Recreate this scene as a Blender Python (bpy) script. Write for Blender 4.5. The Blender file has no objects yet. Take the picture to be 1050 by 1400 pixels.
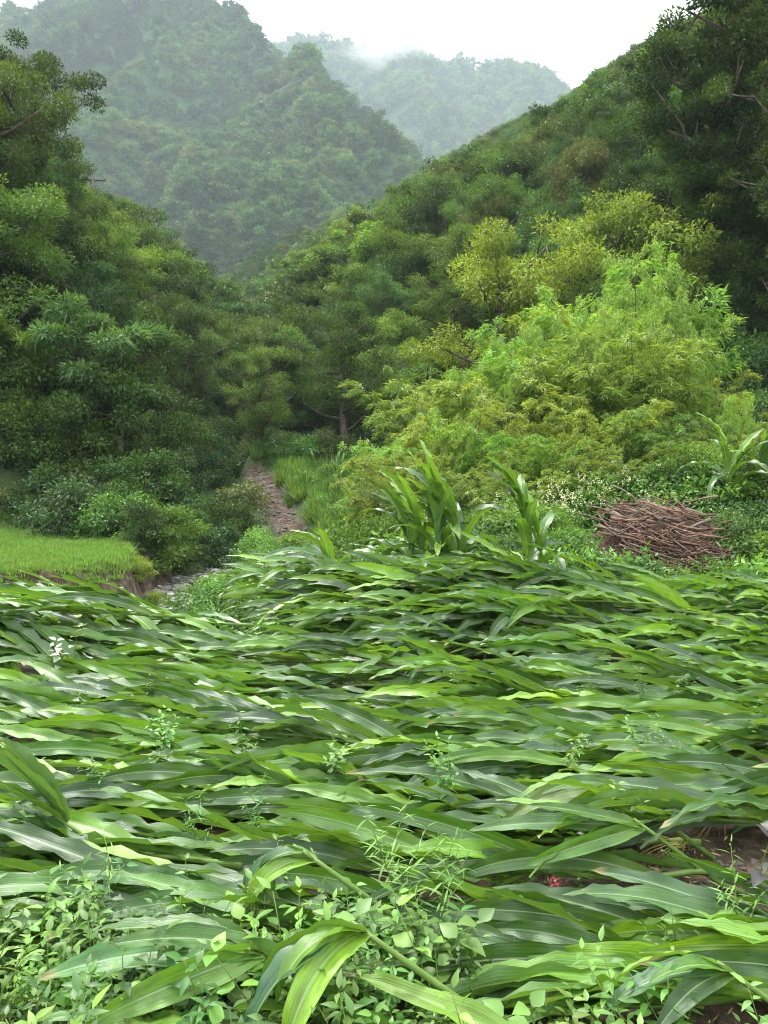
import bpy, math, random
import numpy as np
from mathutils import Vector, Matrix
R_ = math.radians
random.seed(7)
rng = np.random.default_rng(11)
scene = bpy.context.scene
C = scene.collection

# ------------------------------------------------------------------ camera, world, sun, exposure
CAM = Vector((0, 0, 1.7)); PITCH = R_(-3.0); F = 700 / math.tan(R_(33.5))
cd = bpy.data.cameras.new('camera'); cam = bpy.data.objects.new('camera', cd); C.objects.link(cam)
cd.sensor_fit = 'VERTICAL'; cd.sensor_height = 24; cd.lens = 12 / math.tan(R_(33.5))
cd.clip_start = 0.05; cd.clip_end = 6000
cam.location = CAM; cam.rotation_euler = (R_(90) + PITCH, 0, 0)
scene.camera = cam
SUN_EL, SUN_AZ = R_(60), R_(-30)
w = bpy.data.worlds.new('World'); scene.world = w; w.use_nodes = True
nt = w.node_tree; nt.nodes.clear()
sky = nt.nodes.new('ShaderNodeTexSky'); sky.sky_type = 'NISHITA'; sky.sun_disc = False
sky.sun_elevation = SUN_EL; sky.sun_rotation = SUN_AZ; sky.air_density = 1.4; sky.dust_density = 4
mx = nt.nodes.new('ShaderNodeMixRGB'); mx.inputs[0].default_value = 0.86        # the overcast deck hides most of the blue
# the cloud deck: as on any overcast day the zenith is about three times as bright as the horizon
wtc = nt.nodes.new('ShaderNodeTexCoord'); wse = nt.nodes.new('ShaderNodeSeparateXYZ'); nt.links.new(wtc.outputs['Generated'], wse.inputs[0])
wmr = nt.nodes.new('ShaderNodeMapRange'); wmr.inputs[1].default_value = 0; wmr.inputs[2].default_value = 1; wmr.inputs[3].default_value = .34; wmr.inputs[4].default_value = 1.65
nt.links.new(wse.outputs[2], wmr.inputs[0])
wmu = nt.nodes.new('ShaderNodeMixRGB'); wmu.blend_type = 'MULTIPLY'; wmu.inputs[0].default_value = 1; wmu.inputs[1].default_value = (13.2, 13.6, 13.9, 1)
nt.links.new(wmr.outputs[0], wmu.inputs[2]); nt.links.new(wmu.outputs[0], mx.inputs[2])
bgn = nt.nodes.new('ShaderNodeBackground'); bgn.inputs[1].default_value = 0.05
out = nt.nodes.new('ShaderNodeOutputWorld')
nt.links.new(sky.outputs[0], mx.inputs[1]); nt.links.new(mx.outputs[0], bgn.inputs[0]); nt.links.new(bgn.outputs[0], out.inputs[0])
sd = bpy.data.lights.new('sun', 'SUN'); sd.energy = 1.5; sd.angle = R_(14); sd.color = (1, .97, .92)
so = bpy.data.objects.new('sun', sd); C.objects.link(so)
so.rotation_euler = (R_(90) - SUN_EL, 0, math.pi - SUN_AZ + R_(0))
scene.view_settings.view_transform = 'Standard'; scene.view_settings.look = 'None'
scene.view_settings.exposure = 2.2; scene.view_settings.gamma = 1
cy = scene.cycles; cy.denoising_prefilter = 'NONE'; cy.filter_width = 1.1
cy.max_bounces = 6; cy.diffuse_bounces = 2; cy.glossy_bounces = 2; cy.transmission_bounces = 3
cy.volume_bounces = 1; cy.transparent_max_bounces = 4; cy.caustics_reflective = False; cy.caustics_refractive = False

# ------------------------------------------------------------------ helpers
def px(x, y, Y):
    """point of the valley seen at photo pixel (x, y), Y metres ahead of the camera"""
    c, s = math.cos(PITCH), math.sin(PITCH)
    u, v = (x - 525) / F, -(y - 700) / F
    d = Vector((u, c - v * s, s + v * c))
    return CAM + d * (Y / d.y)
def tag(o, label=None, cat=None, group=None, kind=None):
    if label: o['label'] = label
    if cat: o['category'] = cat
    if group: o['group'] = group
    if kind: o['kind'] = kind
    return o
def empty(name, loc=(0, 0, 0)):
    o = bpy.data.objects.new(name, None); o.empty_display_size = .1; C.objects.link(o); o.location = loc
    return o
def mesh(name, V, Fc, mat=None, smooth=False, attrs=None, uv=None):
    """V (n,3); Fc: (m,k) array or list of such arrays; attrs: {name: per-vertex float}; uv per vertex"""
    me = bpy.data.meshes.new(name)
    V = np.asarray(V, dtype=np.float32)
    arrs = Fc if isinstance(Fc, list) else [Fc]
    arrs = [np.asarray(a, dtype=np.int32) for a in arrs if len(a)]
    loops = np.concatenate([a.ravel() for a in arrs])
    tot = np.concatenate([np.full(len(a), a.shape[1], dtype=np.int32) for a in arrs])
    start = np.concatenate([[0], np.cumsum(tot)[:-1]]).astype(np.int32)
    me.vertices.add(len(V)); me.vertices.foreach_set('co', V.ravel())
    me.loops.add(len(loops)); me.loops.foreach_set('vertex_index', loops)
    me.polygons.add(len(tot)); me.polygons.foreach_set('loop_start', start); me.polygons.foreach_set('loop_total', tot)
    if smooth: me.polygons.foreach_set('use_smooth', np.ones(len(tot), dtype=bool))
    if attrs:
        for k, a in attrs.items():
            at = me.attributes.new(k, 'FLOAT', 'POINT'); at.data.foreach_set('value', np.asarray(a, dtype=np.float32))
    if uv is not None:
        l = me.uv_layers.new(name='UVMap'); l.data.foreach_set('uv', np.asarray(uv, dtype=np.float32)[loops].ravel())
    me.update(calc_edges=True); me.validate()
    if mat: me.materials.append(mat)
    return me
def obj(name, me, parent=None, loc=None, color=None):
    o = bpy.data.objects.new(name, me); C.objects.link(o)
    if parent: o.parent = parent
    if loc is not None: o.location = loc
    if color: o.color = (*color, 1)
    return o
def _hash(ix, iy, s):
    h = (ix.astype(np.int64) * 374761393 + iy.astype(np.int64) * 668265263 + s * 974634777) & 0x7fffffff
    h = ((h ^ (h >> 13)) * 1274126177) & 0x7fffffff
    return ((h ^ (h >> 16)) & 0xffff) / 65535.0
def vn(x, y, sc, s=0, octs=3):
    x = np.asarray(x, float) / sc; y = np.asarray(y, float) / sc
    t = 0; a = 1; n = 0
    for o in range(octs):
        ix, iy = np.floor(x), np.floor(y); fx, fy = x - ix, y - iy
        fx, fy = fx * fx * (3 - 2 * fx), fy * fy * (3 - 2 * fy)
        v = (_hash(ix, iy, s + o) * (1 - fx) + _hash(ix + 1, iy, s + o) * fx) * (1 - fy) + \
            (_hash(ix, iy + 1, s + o) * (1 - fx) + _hash(ix + 1, iy + 1, s + o) * fx) * fy
        t = t + (v * 2 - 1) * a; n += a; a *= .5; x = x * 2.03 + 7.1; y = y * 2.03 + 3.3
    return t / n
def sst(a, b, x):
    t = np.clip((np.asarray(x, float) - a) / (b - a), 0, 1); return t * t * (3 - 2 * t)
def smax(a, b, k):
    h = np.clip(.5 + .5 * (a - b) / k, 0, 1); return b * (1 - h) + a * h + k * h * (1 - h)
def smin(a, b, k): return -smax(-a, -b, k)

# ------------------------------------------------------------------ terrain heights
SY = [-60, 0, 6, 9, 10.6, 14, 18, 24, 32, 45, 60, 100, 150, 230, 330, 600]
SX = [-11, -7.5, -6.2, -4.9, -4.1, -3.6, -4.2, -5.4, -7.2, -8, -8.5, -17, -30, -55, -80, -120]
def xs(y): return np.interp(y, SY, SX)
def gv(y): return np.interp(y, [-60, 45, 60, 100, 150, 230, 330, 450, 1000], [0, 0, 3, 15, 27, 46, 60, 75, 150])
def ridges(x, y, rs, slope):
    z = np.full(np.shape(x), -1e4)
    for pts in rs:
        for (x0, y0, z0), (x1, y1, z1) in zip(pts[:-1], pts[1:]):
            dx, dy = x1 - x0, y1 - y0
            t = np.clip(((x - x0) * dx + (y - y0) * dy) / (dx * dx + dy * dy), 0, 1)
            d = np.hypot(x - x0 - t * dx, y - y0 - t * dy)
            z = smax(z, z0 + (z1 - z0) * t - slope * d, 12)
    return z
T = lambda L: [tuple(px(*p)) for p in L]
MID = [T([(-200, 60, 760), (-60, 50, 720), (60, 25, 690), (130, 6, 660), (200, -28, 640), (270, -10, 620), (310, 20, 600), (352, 70, 570), (382, 116, 540), (414, 112, 480),
          (450, 140, 465), (480, 172, 450), (508, 205, 430), (540, 226, 410), (572, 268, 385), (640, 330, 350)]),
       T([(200, -28, 640), (150, 80, 560), (90, 170, 480), (40, 240, 400)]),
       T([(330, 50, 585), (290, 120, 530), (220, 160, 490), (150, 190, 450), (100, 260, 400)]),
       T([(414, 112, 480), (365, 150, 440), (340, 230, 400), (300, 300, 360)]),
       T([(414, 112, 480), (440, 170, 420), (450, 240, 370), (400, 330, 320)]),
       T([(540, 226, 410), (470, 222, 370), (420, 250, 350)]),
       T([(508, 205, 430), (520, 260, 360), (480, 320, 310)])]
FAR = [T([(250, 110, 1350), (360, 80, 1250), (400, 72, 1220), (450, 66, 1200), (500, 74, 1180), (560, 60, 1150), (600, 72, 1150), (640, 88, 1140), (700, 92, 1120),
          (735, 108, 1100), (782, 134, 1080), (830, 170, 1050), (950, 260, 1000)]),
       T([(560, 60, 1150), (590, 120, 1030), (640, 190, 900)]), T([(700, 92, 1120), (690, 150, 1000), (700, 210, 880)]),
       T([(450, 66, 1200), (500, 150, 1050), (560, 220, 900)])]
def H(x, y):
    x = np.asarray(x, float); y = np.asarray(y, float)
    X, g = xs(y), gv(y)
    z = 0.05 * vn(x, y, 1.3, 3) + 0.12 * vn(x, y, 5, 5) * sst(8, 13, y)
    # bank right of the maize, and the rise of ground beyond the stream
    z = z + .85 * sst(1.5, 5, x) * sst(9.2, 12.5, y) * (1 - sst(18, 26, y)) + .25 * sst(.2, 1.5, x) * sst(9.5, 11, y)
    z = z - .55 * sst(11, 15, y) * (1 - sst(-.8, 1.6, x)) * (x > X) * (1 - sst(25, 30, y))
    z = z - .75 * (1 - sst(-1.9, -.9, x)) * sst(6.9, 8.3, y) * (1 - sst(10, 12.4, y)) * sst(-4.2, -3.4, x)
    z = smax(z, np.minimum(-.5 + (y - 24) * .27, 2.4) + .4 * vn(x, y, 3, 9), .3)
    z = z + g
    # left hillside
    dl = X - x - 1.3
    cap = 16 * np.exp(-np.clip((y - 45) / 52, 0, 9) ** 2) + 1
    rise = np.maximum(1.02 * dl, 0); rise = smin(rise, cap, 4) + .25 * np.maximum(dl - 30, 0)
    hill = rise * sst(22, 28, y) * (dl > 0)
    n = vn(x, y, 14, 21) * 2.2 + vn(x, y, 4, 22) * .7
    z = z + hill + n * sst(1, 8, hill)
    # right hillside: a long face that climbs to its crest
    p = 1 + .721 * x + .463 * (y - 38) + vn(x, y, 30, 31) * 3.5 + vn(x, y, 9, 32) * 1.2
    crest = 53 + vn(x, y, 25, 33) * 3
    p = np.where(p > crest, crest - (p - crest) * .3, p)
    z = smax(z, np.where(y < 400, p, -50), 1.0)
    # far mountains
    if np.max(y) > 240:
        m = ridges(x, y, MID, 1.08) + vn(x, y, 70, 41) * 16 - np.abs(vn(x, y, 60, 43, 2)) * 52 + vn(x, y, 20, 42) * 4 + 10
        z = np.where(y > 240, smax(z, m - 300 * (1 - sst(240, 300, y)), 6), z)
    if np.max(y) > 700:
        m = ridges(x, y, FAR, .95) + vn(x, y, 90, 51) * 22 - np.abs(vn(x, y, 90, 53, 2)) * 50 + vn(x, y, 30, 52) * 6 + 10
        z = np.where(y > 700, smax(z, m - 300 * (1 - sst(700, 800, y)), 6), z)
    # stream channel, cut with steep banks
    d = np.abs(x - X - .3 * vn(y, y * 0, 2.5, 61)) + .25 * vn(x, y, .9, 62)
    ch = 1 - sst(.8, 1.5, d)
    z = z - 1.15 * ch * (1 - sst(60, 90, y))
    # terrace edge where the soil bank has been cut
    cut = sst(12.6, 12.95, y + .25 * vn(x, y, .6, 63)); low = (1 - cut) * sst(8, 9.2, y) * (1 - sst(-3.4, -2.9, x)) * sst(-13, -11, x)
    z = z - .95 * low * (1 - ch)
    # shallow scar down the spur
    a, b = (-5.6, 33.5), (-1.8, 22.3)
    t = np.clip(((x - a[0]) * (b[0] - a[0]) + (y - a[1]) * (b[1] - a[1])) / 139.9, 0, 1)
    ds = np.hypot(x - a[0] - t * (b[0] - a[0]), y - a[1] - t * (b[1] - a[1]))
    z = z - (.35 + .3 * vn(x, y, .8, 64)) * (1 - sst(.3, 1.0, ds))
    return z
def h1(x, y): return float(H(np.array([x]), np.array([y]))[0])
def scar(x, y):
    a, b = (-5.6, 33.5), (-1.8, 22.3)
    t = np.clip(((x - a[0]) * (b[0] - a[0]) + (y - a[1]) * (b[1] - a[1])) / 139.9, 0, 1)
    return np.hypot(x - a[0] - t * (b[0] - a[0]), y - a[1] - t * (b[1] - a[1]))
def ground_at(X, Yp):
    """where the ray through photo pixel meets the terrain"""
    d = (px(X, Yp, 1) - CAM)
    s = np.arange(1.5, 240, .1)
    zz = CAM.z + d.z * s; gz = H(d.x * s, s)
    k = np.argmax(zz < gz)
    return (d.x * s[k], s[k], gz[k])

# ------------------------------------------------------------------ materials
def N(nt, t, **kw):
    n = nt.nodes.new(t)
    for k, v in kw.items():
        if k.startswith('i_'): n.inputs[int(k[2:])].default_value = v
        else: setattr(n, k, v)
    return n
def new_mat(name):
    m = bpy.data.materials.new(name); m.use_nodes = True; m.node_tree.nodes.clear(); return m, m.node_tree
def ramp(nt, fac, stops):
    r = nt.nodes.new('ShaderNodeValToRGB'); e = r.color_ramp.elements
    while len(e) < len(stops): e.new(.5)
    for k, (p, c) in enumerate(stops): e[k].position = p; e[k].color = (*c, 1)
    nt.links.new(fac, r.inputs[0]); return r.outputs[0]
def leaf_mat(name, col, var=.35, rough=.5, trans=.3, use_obj=False, tcol=None, spec=.35):
    """foliage: colour from the object's colour or fixed, varied per leaf (attribute v) and per plant"""
    m, nt = new_mat(name); L = nt.links
    att = N(nt, 'ShaderNodeAttribute', attribute_name='v')
    oi = N(nt, 'ShaderNodeObjectInfo')
    hsv = N(nt, 'ShaderNodeHueSaturation')
    if use_obj: L.new(oi.outputs['Color'], hsv.inputs['Color'])
    else: hsv.inputs['Color'].default_value = (*col, 1)
    mr = N(nt, 'ShaderNodeMapRange', i_1=0., i_2=1., i_3=1 - var, i_4=1 + var * 1.5); L.new(att.outputs['Fac'], mr.inputs[0])
    mr3 = N(nt, 'ShaderNodeMapRange', i_1=0., i_2=1., i_3=1 - var * .6, i_4=1 + var * .6); L.new(oi.outputs['Random'], mr3.inputs[0])
    mul = N(nt, 'ShaderNodeMath', operation='MULTIPLY'); L.new(mr.outputs[0], mul.inputs[0]); L.new(mr3.outputs[0], mul.inputs[1])
    L.new(mul.outputs[0], hsv.inputs['Value'])
    mr2 = N(nt, 'ShaderNodeMapRange', i_1=0., i_2=1., i_3=.506, i_4=.492)
    L.new(att.outputs['Fac'], mr2.inputs[0]); L.new(mr2.outputs[0], hsv.inputs['Hue'])
    bs = N(nt, 'ShaderNodeBsdfPrincipled'); bs.inputs['Roughness'].default_value = rough; bs.inputs['Specular IOR Level'].default_value = spec
    L.new(hsv.outputs[0], bs.inputs['Base Color'])
    tr = N(nt, 'ShaderNodeBsdfTranslucent')
    mixc = N(nt, 'ShaderNodeMixRGB', blend_type='MULTIPLY', i_0=1.); mixc.inputs[2].default_value = (1.7, 1.5, .55, 1)
    L.new(hsv.outputs[0], mixc.inputs[1]); L.new(mixc.outputs[0], tr.inputs[0])
    mix = N(nt, 'ShaderNodeMixShader', i_0=trans); L.new(bs.outputs[0], mix.inputs[1]); L.new(tr.outputs[0], mix.inputs[2])
    o = N(nt, 'ShaderNodeOutputMaterial'); L.new(mix.outputs[0], o.inputs[0])
    return m
def noise_mat(name, stops, scale=5, rough=.9, bump=.3, detail=6, bscale=None, dist=.05):
    m, nt = new_mat(name); L = nt.links
    tc = N(nt, 'ShaderNodeTexCoord'); nz = N(nt, 'ShaderNodeTexNoise'); nz.inputs['Scale'].default_value = scale; nz.inputs['Detail'].default_value = detail
    nz.inputs['Roughness'].default_value = .65
    L.new(tc.outputs['Object'], nz.inputs['Vector'])
    c = ramp(nt, nz.outputs[0], stops)
    bs = N(nt, 'ShaderNodeBsdfPrincipled'); bs.inputs['Roughness'].default_value = rough; bs.inputs['Specular IOR Level'].default_value = .3
    L.new(c, bs.inputs['Base Color'])
    n2 = N(nt, 'ShaderNodeTexNoise'); n2.inputs['Scale'].default_value = bscale or scale * 4; n2.inputs['Detail'].default_value = 5
    L.new(tc.outputs['Object'], n2.inputs['Vector'])
    bp = N(nt, 'ShaderNodeBump', i_0=bump, i_1=dist); L.new(n2.outputs[0], bp.inputs['Height']); L.new(bp.outputs[0], bs.inputs['Normal'])
    o = N(nt, 'ShaderNodeOutputMaterial'); L.new(bs.outputs[0], o.inputs[0])
    return m
def maize_leaf_mat():
    m, nt = new_mat('maize_leaf'); L = nt.links
    uv = N(nt, 'ShaderNodeUVMap'); sep = N(nt, 'ShaderNodeSeparateXYZ'); L.new(uv.outputs[0], sep.inputs[0])
    oi = N(nt, 'ShaderNodeObjectInfo'); geo = N(nt, 'ShaderNodeNewGeometry')
    # |u| distance from midrib
    sub = N(nt, 'ShaderNodeMath', operation='SUBTRACT', i_1=.5); L.new(sep.outputs[0], sub.inputs[0])
    ab = N(nt, 'ShaderNodeMath', operation='ABSOLUTE'); L.new(sub.outputs[0], ab.inputs[0])
    rib = N(nt, 'ShaderNodeMapRange', i_1=.012, i_2=.035, i_3=1., i_4=0.); L.new(ab.outputs[0], rib.inputs[0])
    # veins: noise stretched along the blade
    mp = N(nt, 'ShaderNodeMapping'); mp.inputs['Scale'].default_value = (46, 1.4, 1); L.new(uv.outputs[0], mp.inputs[0])
    ad = N(nt, 'ShaderNodeVectorMath', operation='ADD'); L.new(mp.outputs[0], ad.inputs[0])
    cmb = N(nt, 'ShaderNodeCombineXYZ'); mlr = N(nt, 'ShaderNodeMath', operation='MULTIPLY', i_1=77.); L.new(oi.outputs['Random'], mlr.inputs[0])
    L.new(mlr.outputs[0], cmb.inputs[2]); L.new(cmb.outputs[0], ad.inputs[1])
    vz = N(nt, 'ShaderNodeTexNoise'); vz.inputs['Scale'].default_value = 1; vz.inputs['Detail'].default_value = 3; L.new(ad.outputs[0], vz.inputs['Vector'])
    vm = N(nt, 'ShaderNodeMapRange', i_1=.3, i_2=.7, i_3=.6, i_4=1.5); L.new(vz.outputs[0], vm.inputs[0])
    # blotches
    mp2 = N(nt, 'ShaderNodeMapping'); mp2.inputs['Scale'].default_value = (3, 6, 1); L.new(uv.outputs[0], mp2.inputs[0])
    ad2 = N(nt, 'ShaderNodeVectorMath', operation='ADD'); L.new(mp2.outputs[0], ad2.inputs[0]); L.new(cmb.outputs[0], ad2.inputs[1])
    bz = N(nt, 'ShaderNodeTexNoise'); bz.inputs['Scale'].default_value = 1; bz.inputs['Detail'].default_value = 4; L.new(ad2.outputs[0], bz.inputs['Vector'])
    bm = N(nt, 'ShaderNodeMapRange', i_1=.3, i_2=.7, i_3=.75, i_4=1.25); L.new(bz.outputs[0], bm.inputs[0])
    v1 = N(nt, 'ShaderNodeMath', operation='MULTIPLY'); L.new(vm.outputs[0], v1.inputs[0]); L.new(bm.outputs[0], v1.inputs[1])
    hsv = N(nt, 'ShaderNodeHueSaturation'); L.new(oi.outputs['Color'], hsv.inputs['Color']); L.new(v1.outputs[0], hsv.inputs['Value'])
    # yellower towards base of blade
    yb = N(nt, 'ShaderNodeMapRange', i_1=0., i_2=.3, i_3=.45, i_4=0.); L.new(sep.outputs[1], yb.inputs[0])
    mb = N(nt, 'ShaderNodeMixRGB'); mb.inputs[2].default_value = (.22, .36, .05, 1); L.new(yb.outputs[0], mb.inputs[0]); L.new(hsv.outputs[0], mb.inputs[1])
    # dead tips and scattered lesions
    tp = N(nt, 'ShaderNodeMapRange', i_1=.86, i_2=1., i_3=0., i_4=.9); L.new(sep.outputs[1], tp.inputs[0])
    tq = N(nt, 'ShaderNodeMath', operation='ADD'); L.new(tp.outputs[0], tq.inputs[0]); L.new(bz.outputs[0], tq.inputs[1])
    tr_ = N(nt, 'ShaderNodeMapRange', i_1=.85, i_2=1.1, i_3=0., i_4=.8); L.new(tq.outputs[0], tr_.inputs[0])
    gt = N(nt, 'ShaderNodeMath', operation='GREATER_THAN', i_1=.72); L.new(oi.outputs['Random'], gt.inputs[0])
    tg = N(nt, 'ShaderNodeMath', operation='MULTIPLY'); L.new(tr_.outputs[0], tg.inputs[0]); L.new(gt.outputs[0], tg.inputs[1]); tr_ = tg
    mp3 = N(nt, 'ShaderNodeMapping'); mp3.inputs['Scale'].default_value = (9, 30, 1); L.new(uv.outputs[0], mp3.inputs[0])
    ad3 = N(nt, 'ShaderNodeVectorMath', operation='ADD'); L.new(mp3.outputs[0], ad3.inputs[0]); L.new(cmb.outputs[0], ad3.inputs[1])
    sz = N(nt, 'ShaderNodeTexNoise'); sz.inputs['Scale'].default_value = 1; sz.inputs['Detail'].default_value = 2; L.new(ad3.outputs[0], sz.inputs['Vector'])
    sr = N(nt, 'ShaderNodeMapRange', i_1=.74, i_2=.8, i_3=0., i_4=.6); L.new(sz.outputs[0], sr.inputs[0])
    sx = N(nt, 'ShaderNodeMath', operation='MAXIMUM'); L.new(sr.outputs[0], sx.inputs[0]); L.new(tr_.outputs[0], sx.inputs[1])
    mtip = N(nt, 'ShaderNodeMixRGB'); mtip.inputs[2].default_value = (.3, .25, .1, 1); L.new(sx.outputs[0], mtip.inputs[0]); L.new(mb.outputs[0], mtip.inputs[1]); mb = mtip
    # pale underside
    back = N(nt, 'ShaderNodeMixRGB'); back.inputs[2].default_value = (.13, .25, .06, 1); bf = N(nt, 'ShaderNodeMath', operation='MULTIPLY', i_1=.55)
    L.new(geo.outputs['Backfacing'], bf.inputs[0]); L.new(bf.outputs[0], back.inputs[0]); L.new(mb.outputs[0], back.inputs[1])
    mr = N(nt, 'ShaderNodeMixRGB'); mr.inputs[2].default_value = (.34, .45, .22, 1)
    rf = N(nt, 'ShaderNodeMath', operation='MULTIPLY', i_1=.6); L.new(rib.outputs[0], rf.inputs[0]); L.new(rf.outputs[0], mr.inputs[0]); L.new(back.outputs[0], mr.inputs[1])
    bs = N(nt, 'ShaderNodeBsdfPrincipled'); bs.inputs['Roughness'].default_value = .38; bs.inputs['Specular IOR Level'].default_value = .62
    rm = N(nt, 'ShaderNodeMapRange', i_1=.35, i_2=.65, i_3=.24, i_4=.46); L.new(bz.outputs[0], rm.inputs[0]); L.new(rm.outputs[0], bs.inputs['Roughness'])
    L.new(mr.outputs[0], bs.inputs['Base Color'])
    wv = N(nt, 'ShaderNodeMath', operation='MULTIPLY', i_1=150.); L.new(sep.outputs[0], wv.inputs[0])
    sn = N(nt, 'ShaderNodeMath', operation='SINE'); L.new(wv.outputs[0], sn.inputs[0])
    hs = N(nt, 'ShaderNodeMath', operation='ADD'); hs.inputs[0].default_value = 0
    h2 = N(nt, 'ShaderNodeMath', operation='MULTIPLY', i_1=3.); L.new(vz.outputs[0], h2.inputs[0]); L.new(h2.outputs[0], hs.inputs[1])
    bp = N(nt, 'ShaderNodeBump', i_0=.45, i_1=.0012); L.new(hs.outputs[0], bp.inputs['Height']); L.new(bp.outputs[0], bs.inputs['Normal'])
    tr = N(nt, 'ShaderNodeBsdfTranslucent'); mc = N(nt, 'ShaderNodeMixRGB', blend_type='MULTIPLY', i_0=1.); mc.inputs[2].default_value = (2.0, 1.9, .5, 1)
    L.new(mr.outputs[0], mc.inputs[1]); L.new(mc.outputs[0], tr.inputs[0])
    mix = N(nt, 'ShaderNodeMixShader', i_0=.22); L.new(bs.outputs[0], mix.inputs[1]); L.new(tr.outputs[0], mix.inputs[2])
    o = N(nt, 'ShaderNodeOutputMaterial'); L.new(mix.outputs[0], o.inputs[0])
    return m
M = dict(
    maize=maize_leaf_mat(),
    stalk=noise_mat('maize_stalk', [(.3, (.09, .17, .03)), (.7, (.17, .26, .06))], 9, .45, .1),
    dry=noise_mat('dry_stalk', [(.3, (.42, .4, .1)), (.55, (.5, .42, .14)), (.8, (.3, .2, .07))], 6, .6, .15),
    wood=noise_mat('dead_wood', [(.25, (.08, .045, .032)), (.5, (.2, .115, .08)), (.72, (.38, .26, .19))], 7, .85, .5, bscale=40, dist=.01),
    wood2=noise_mat('grey_dead_wood', [(.25, (.06, .05, .042)), (.5, (.17, .14, .115)), (.75, (.33, .28, .23))], 7, .9, .5, bscale=40, dist=.01),
    wood3=noise_mat('dark_dead_wood', [(.25, (.04, .022, .016)), (.5, (.10, .055, .038)), (.75, (.2, .12, .085))], 7, .9, .5, bscale=40, dist=.01),
    bark=noise_mat('bark', [(.3, (.045, .035, .025)), (.7, (.16, .13, .1))], 6, .9, .6, bscale=25, dist=.03),
    culm=noise_mat('bamboo_culm', [(.3, (.09, .13, .03)), (.7, (.2, .22, .06))], 3, .5, .05),
    soil=noise_mat('soil', [(.3, (.07, .042, .028)), (.6, (.15, .09, .06)), (.8, (.23, .155, .11))], 3, .95, .8, bscale=14, dist=.08),
    mould=noise_mat('leaf_mould', [(.3, (.025, .016, .011)), (.55, (.07, .042, .028)), (.75, (.13, .085, .055))], 9, .95, 1, bscale=30, dist=.06),
    rock=noise_mat('rock', [(.3, (.05, .05, .04)), (.55, (.13, .12, .10)), (.8, (.26, .245, .22))], 4, .8, .5, bscale=18, dist=.03),
    tree=leaf_mat('tree_leaf', None, .45, .6, .28, use_obj=True, spec=.2),
    weed=leaf_mat('weed_leaf', None, .3, .45, .3, use_obj=True, spec=.4),
    bamboo=leaf_mat('bamboo_leaf', None, .3, .5, .35, use_obj=True),
    f1=leaf_mat('forest_leaf_deep', (.036, .085, .022), .35), f2=leaf_mat('forest_leaf_mid', (.065, .14, .03), .35),
    f3=leaf_mat('forest_leaf_olive', (.1, .135, .04), .35), f4=leaf_mat('forest_leaf_fresh', (.075, .17, .04), .3),
    grass=leaf_mat('grass_blade', (.135, .24, .055), .3, .5, .35),
    cover=leaf_mat('cover_leaf', (.07, .17, .03), .35, .45, .3), coverb=leaf_mat('cover_leaf_fresh', (.12, .26, .045), .3, .45, .3),
    coverd=leaf_mat('cover_leaf_deep', (.035, .085, .025), .35, .5, .25),
    straw=leaf_mat('straw', (.32, .25, .12), .4, .7, .15), petal=leaf_mat('petal', (.75, .78, .62), .1, .6, .3),
    pole=noise_mat('pole_concrete', [(.3, (.16, .15, .14)), (.7, (.28, .27, .25))], 5, .8, .1),
)
def ground_mat():
    m, nt = new_mat('ground'); L = nt.links
    tc = N(nt, 'ShaderNodeTexCoord')
    def nz(s, d=6): 
        n = N(nt, 'ShaderNodeTexNoise'); n.inputs['Scale'].default_value = s; n.inputs['Detail'].default_value = d; n.inputs['Roughness'].default_value = .65
        L.new(tc.outputs['Object'], n.inputs['Vector']); return n.outputs[0]
    green = ramp(nt, nz(1.7), [(.3, (.025, .04, .014)), (.55, (.05, .08, .022)), (.75, (.09, .115, .035))])
    soil = ramp(nt, nz(4), [(.3, (.03, .02, .014)), (.5, (.07, .046, .033)), (.62, (.15, .11, .08)), (.8, (.28, .22, .165))])
    at = N(nt, 'ShaderNodeAttribute', attribute_name='soil')
    mx = N(nt, 'ShaderNodeMixRGB'); L.new(at.outputs['Fac'], mx.inputs[0]); L.new(green, mx.inputs[1]); L.new(soil, mx.inputs[2])
    bs = N(nt, 'ShaderNodeBsdfPrincipled'); bs.inputs['Roughness'].default_value = .9; bs.inputs['Specular IOR Level'].default_value = .25
    L.new(mx.outputs[0], bs.inputs['Base Color'])
    bp = N(nt, 'ShaderNodeBump', i_0=.9, i_1=.06); L.new(nz(13), bp.inputs['Height']); L.new(bp.outputs[0], bs.inputs['Normal'])
    o = N(nt, 'ShaderNodeOutputMaterial'); L.new(bs.outputs[0], o.inputs[0])
    return m
M['ground'] = ground_mat()
M['mountain'] = noise_mat('mountain_floor', [(.3, (.025, .055, .018)), (.6, (.05, .10, .03)), (.8, (.08, .14, .04))], .05, .95, .3, dist=2)

# ------------------------------------------------------------------ ground sheets
def grid(name, xa, ya, mat, soil=False):
    X, Y = np.meshgrid(xa, ya); Z = H(X.ravel(), Y.ravel())
    nx, ny = len(xa), len(ya)
    i = (np.arange(ny - 1)[:, None] * nx + np.arange(nx - 1)[None, :]).ravel()
    fc = np.stack([i, i + 1, i + nx + 1, i + nx], 1)
    x, y = X.ravel(), Y.ravel()
    at = None
    if soil:
        s = 1 - sst(.4, .7, scar(x, y) + .5 * vn(x, y, 1, 71))
        d = np.abs(x - xs(y)); s = np.maximum(s, (1 - sst(1.3, 2, d)) * (y < 20))
        s = np.maximum(s, (1 - sst(13.0, 13.3, y)) * sst(-13, -11, x))     # the field and the cut bank
        at = {'soil': s * (y < 60)}
    return obj(name, mesh(name, np.stack([x, y, Z], 1), fc, mat, smooth=True, attrs=at))
def steps(segs):
    r = [segs[0][0]]
    for a, b, d in segs: r += list(np.linspace(a, b, max(2, int(round((b - a) / d)) + 1))[1:])
    return np.array(r)
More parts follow.
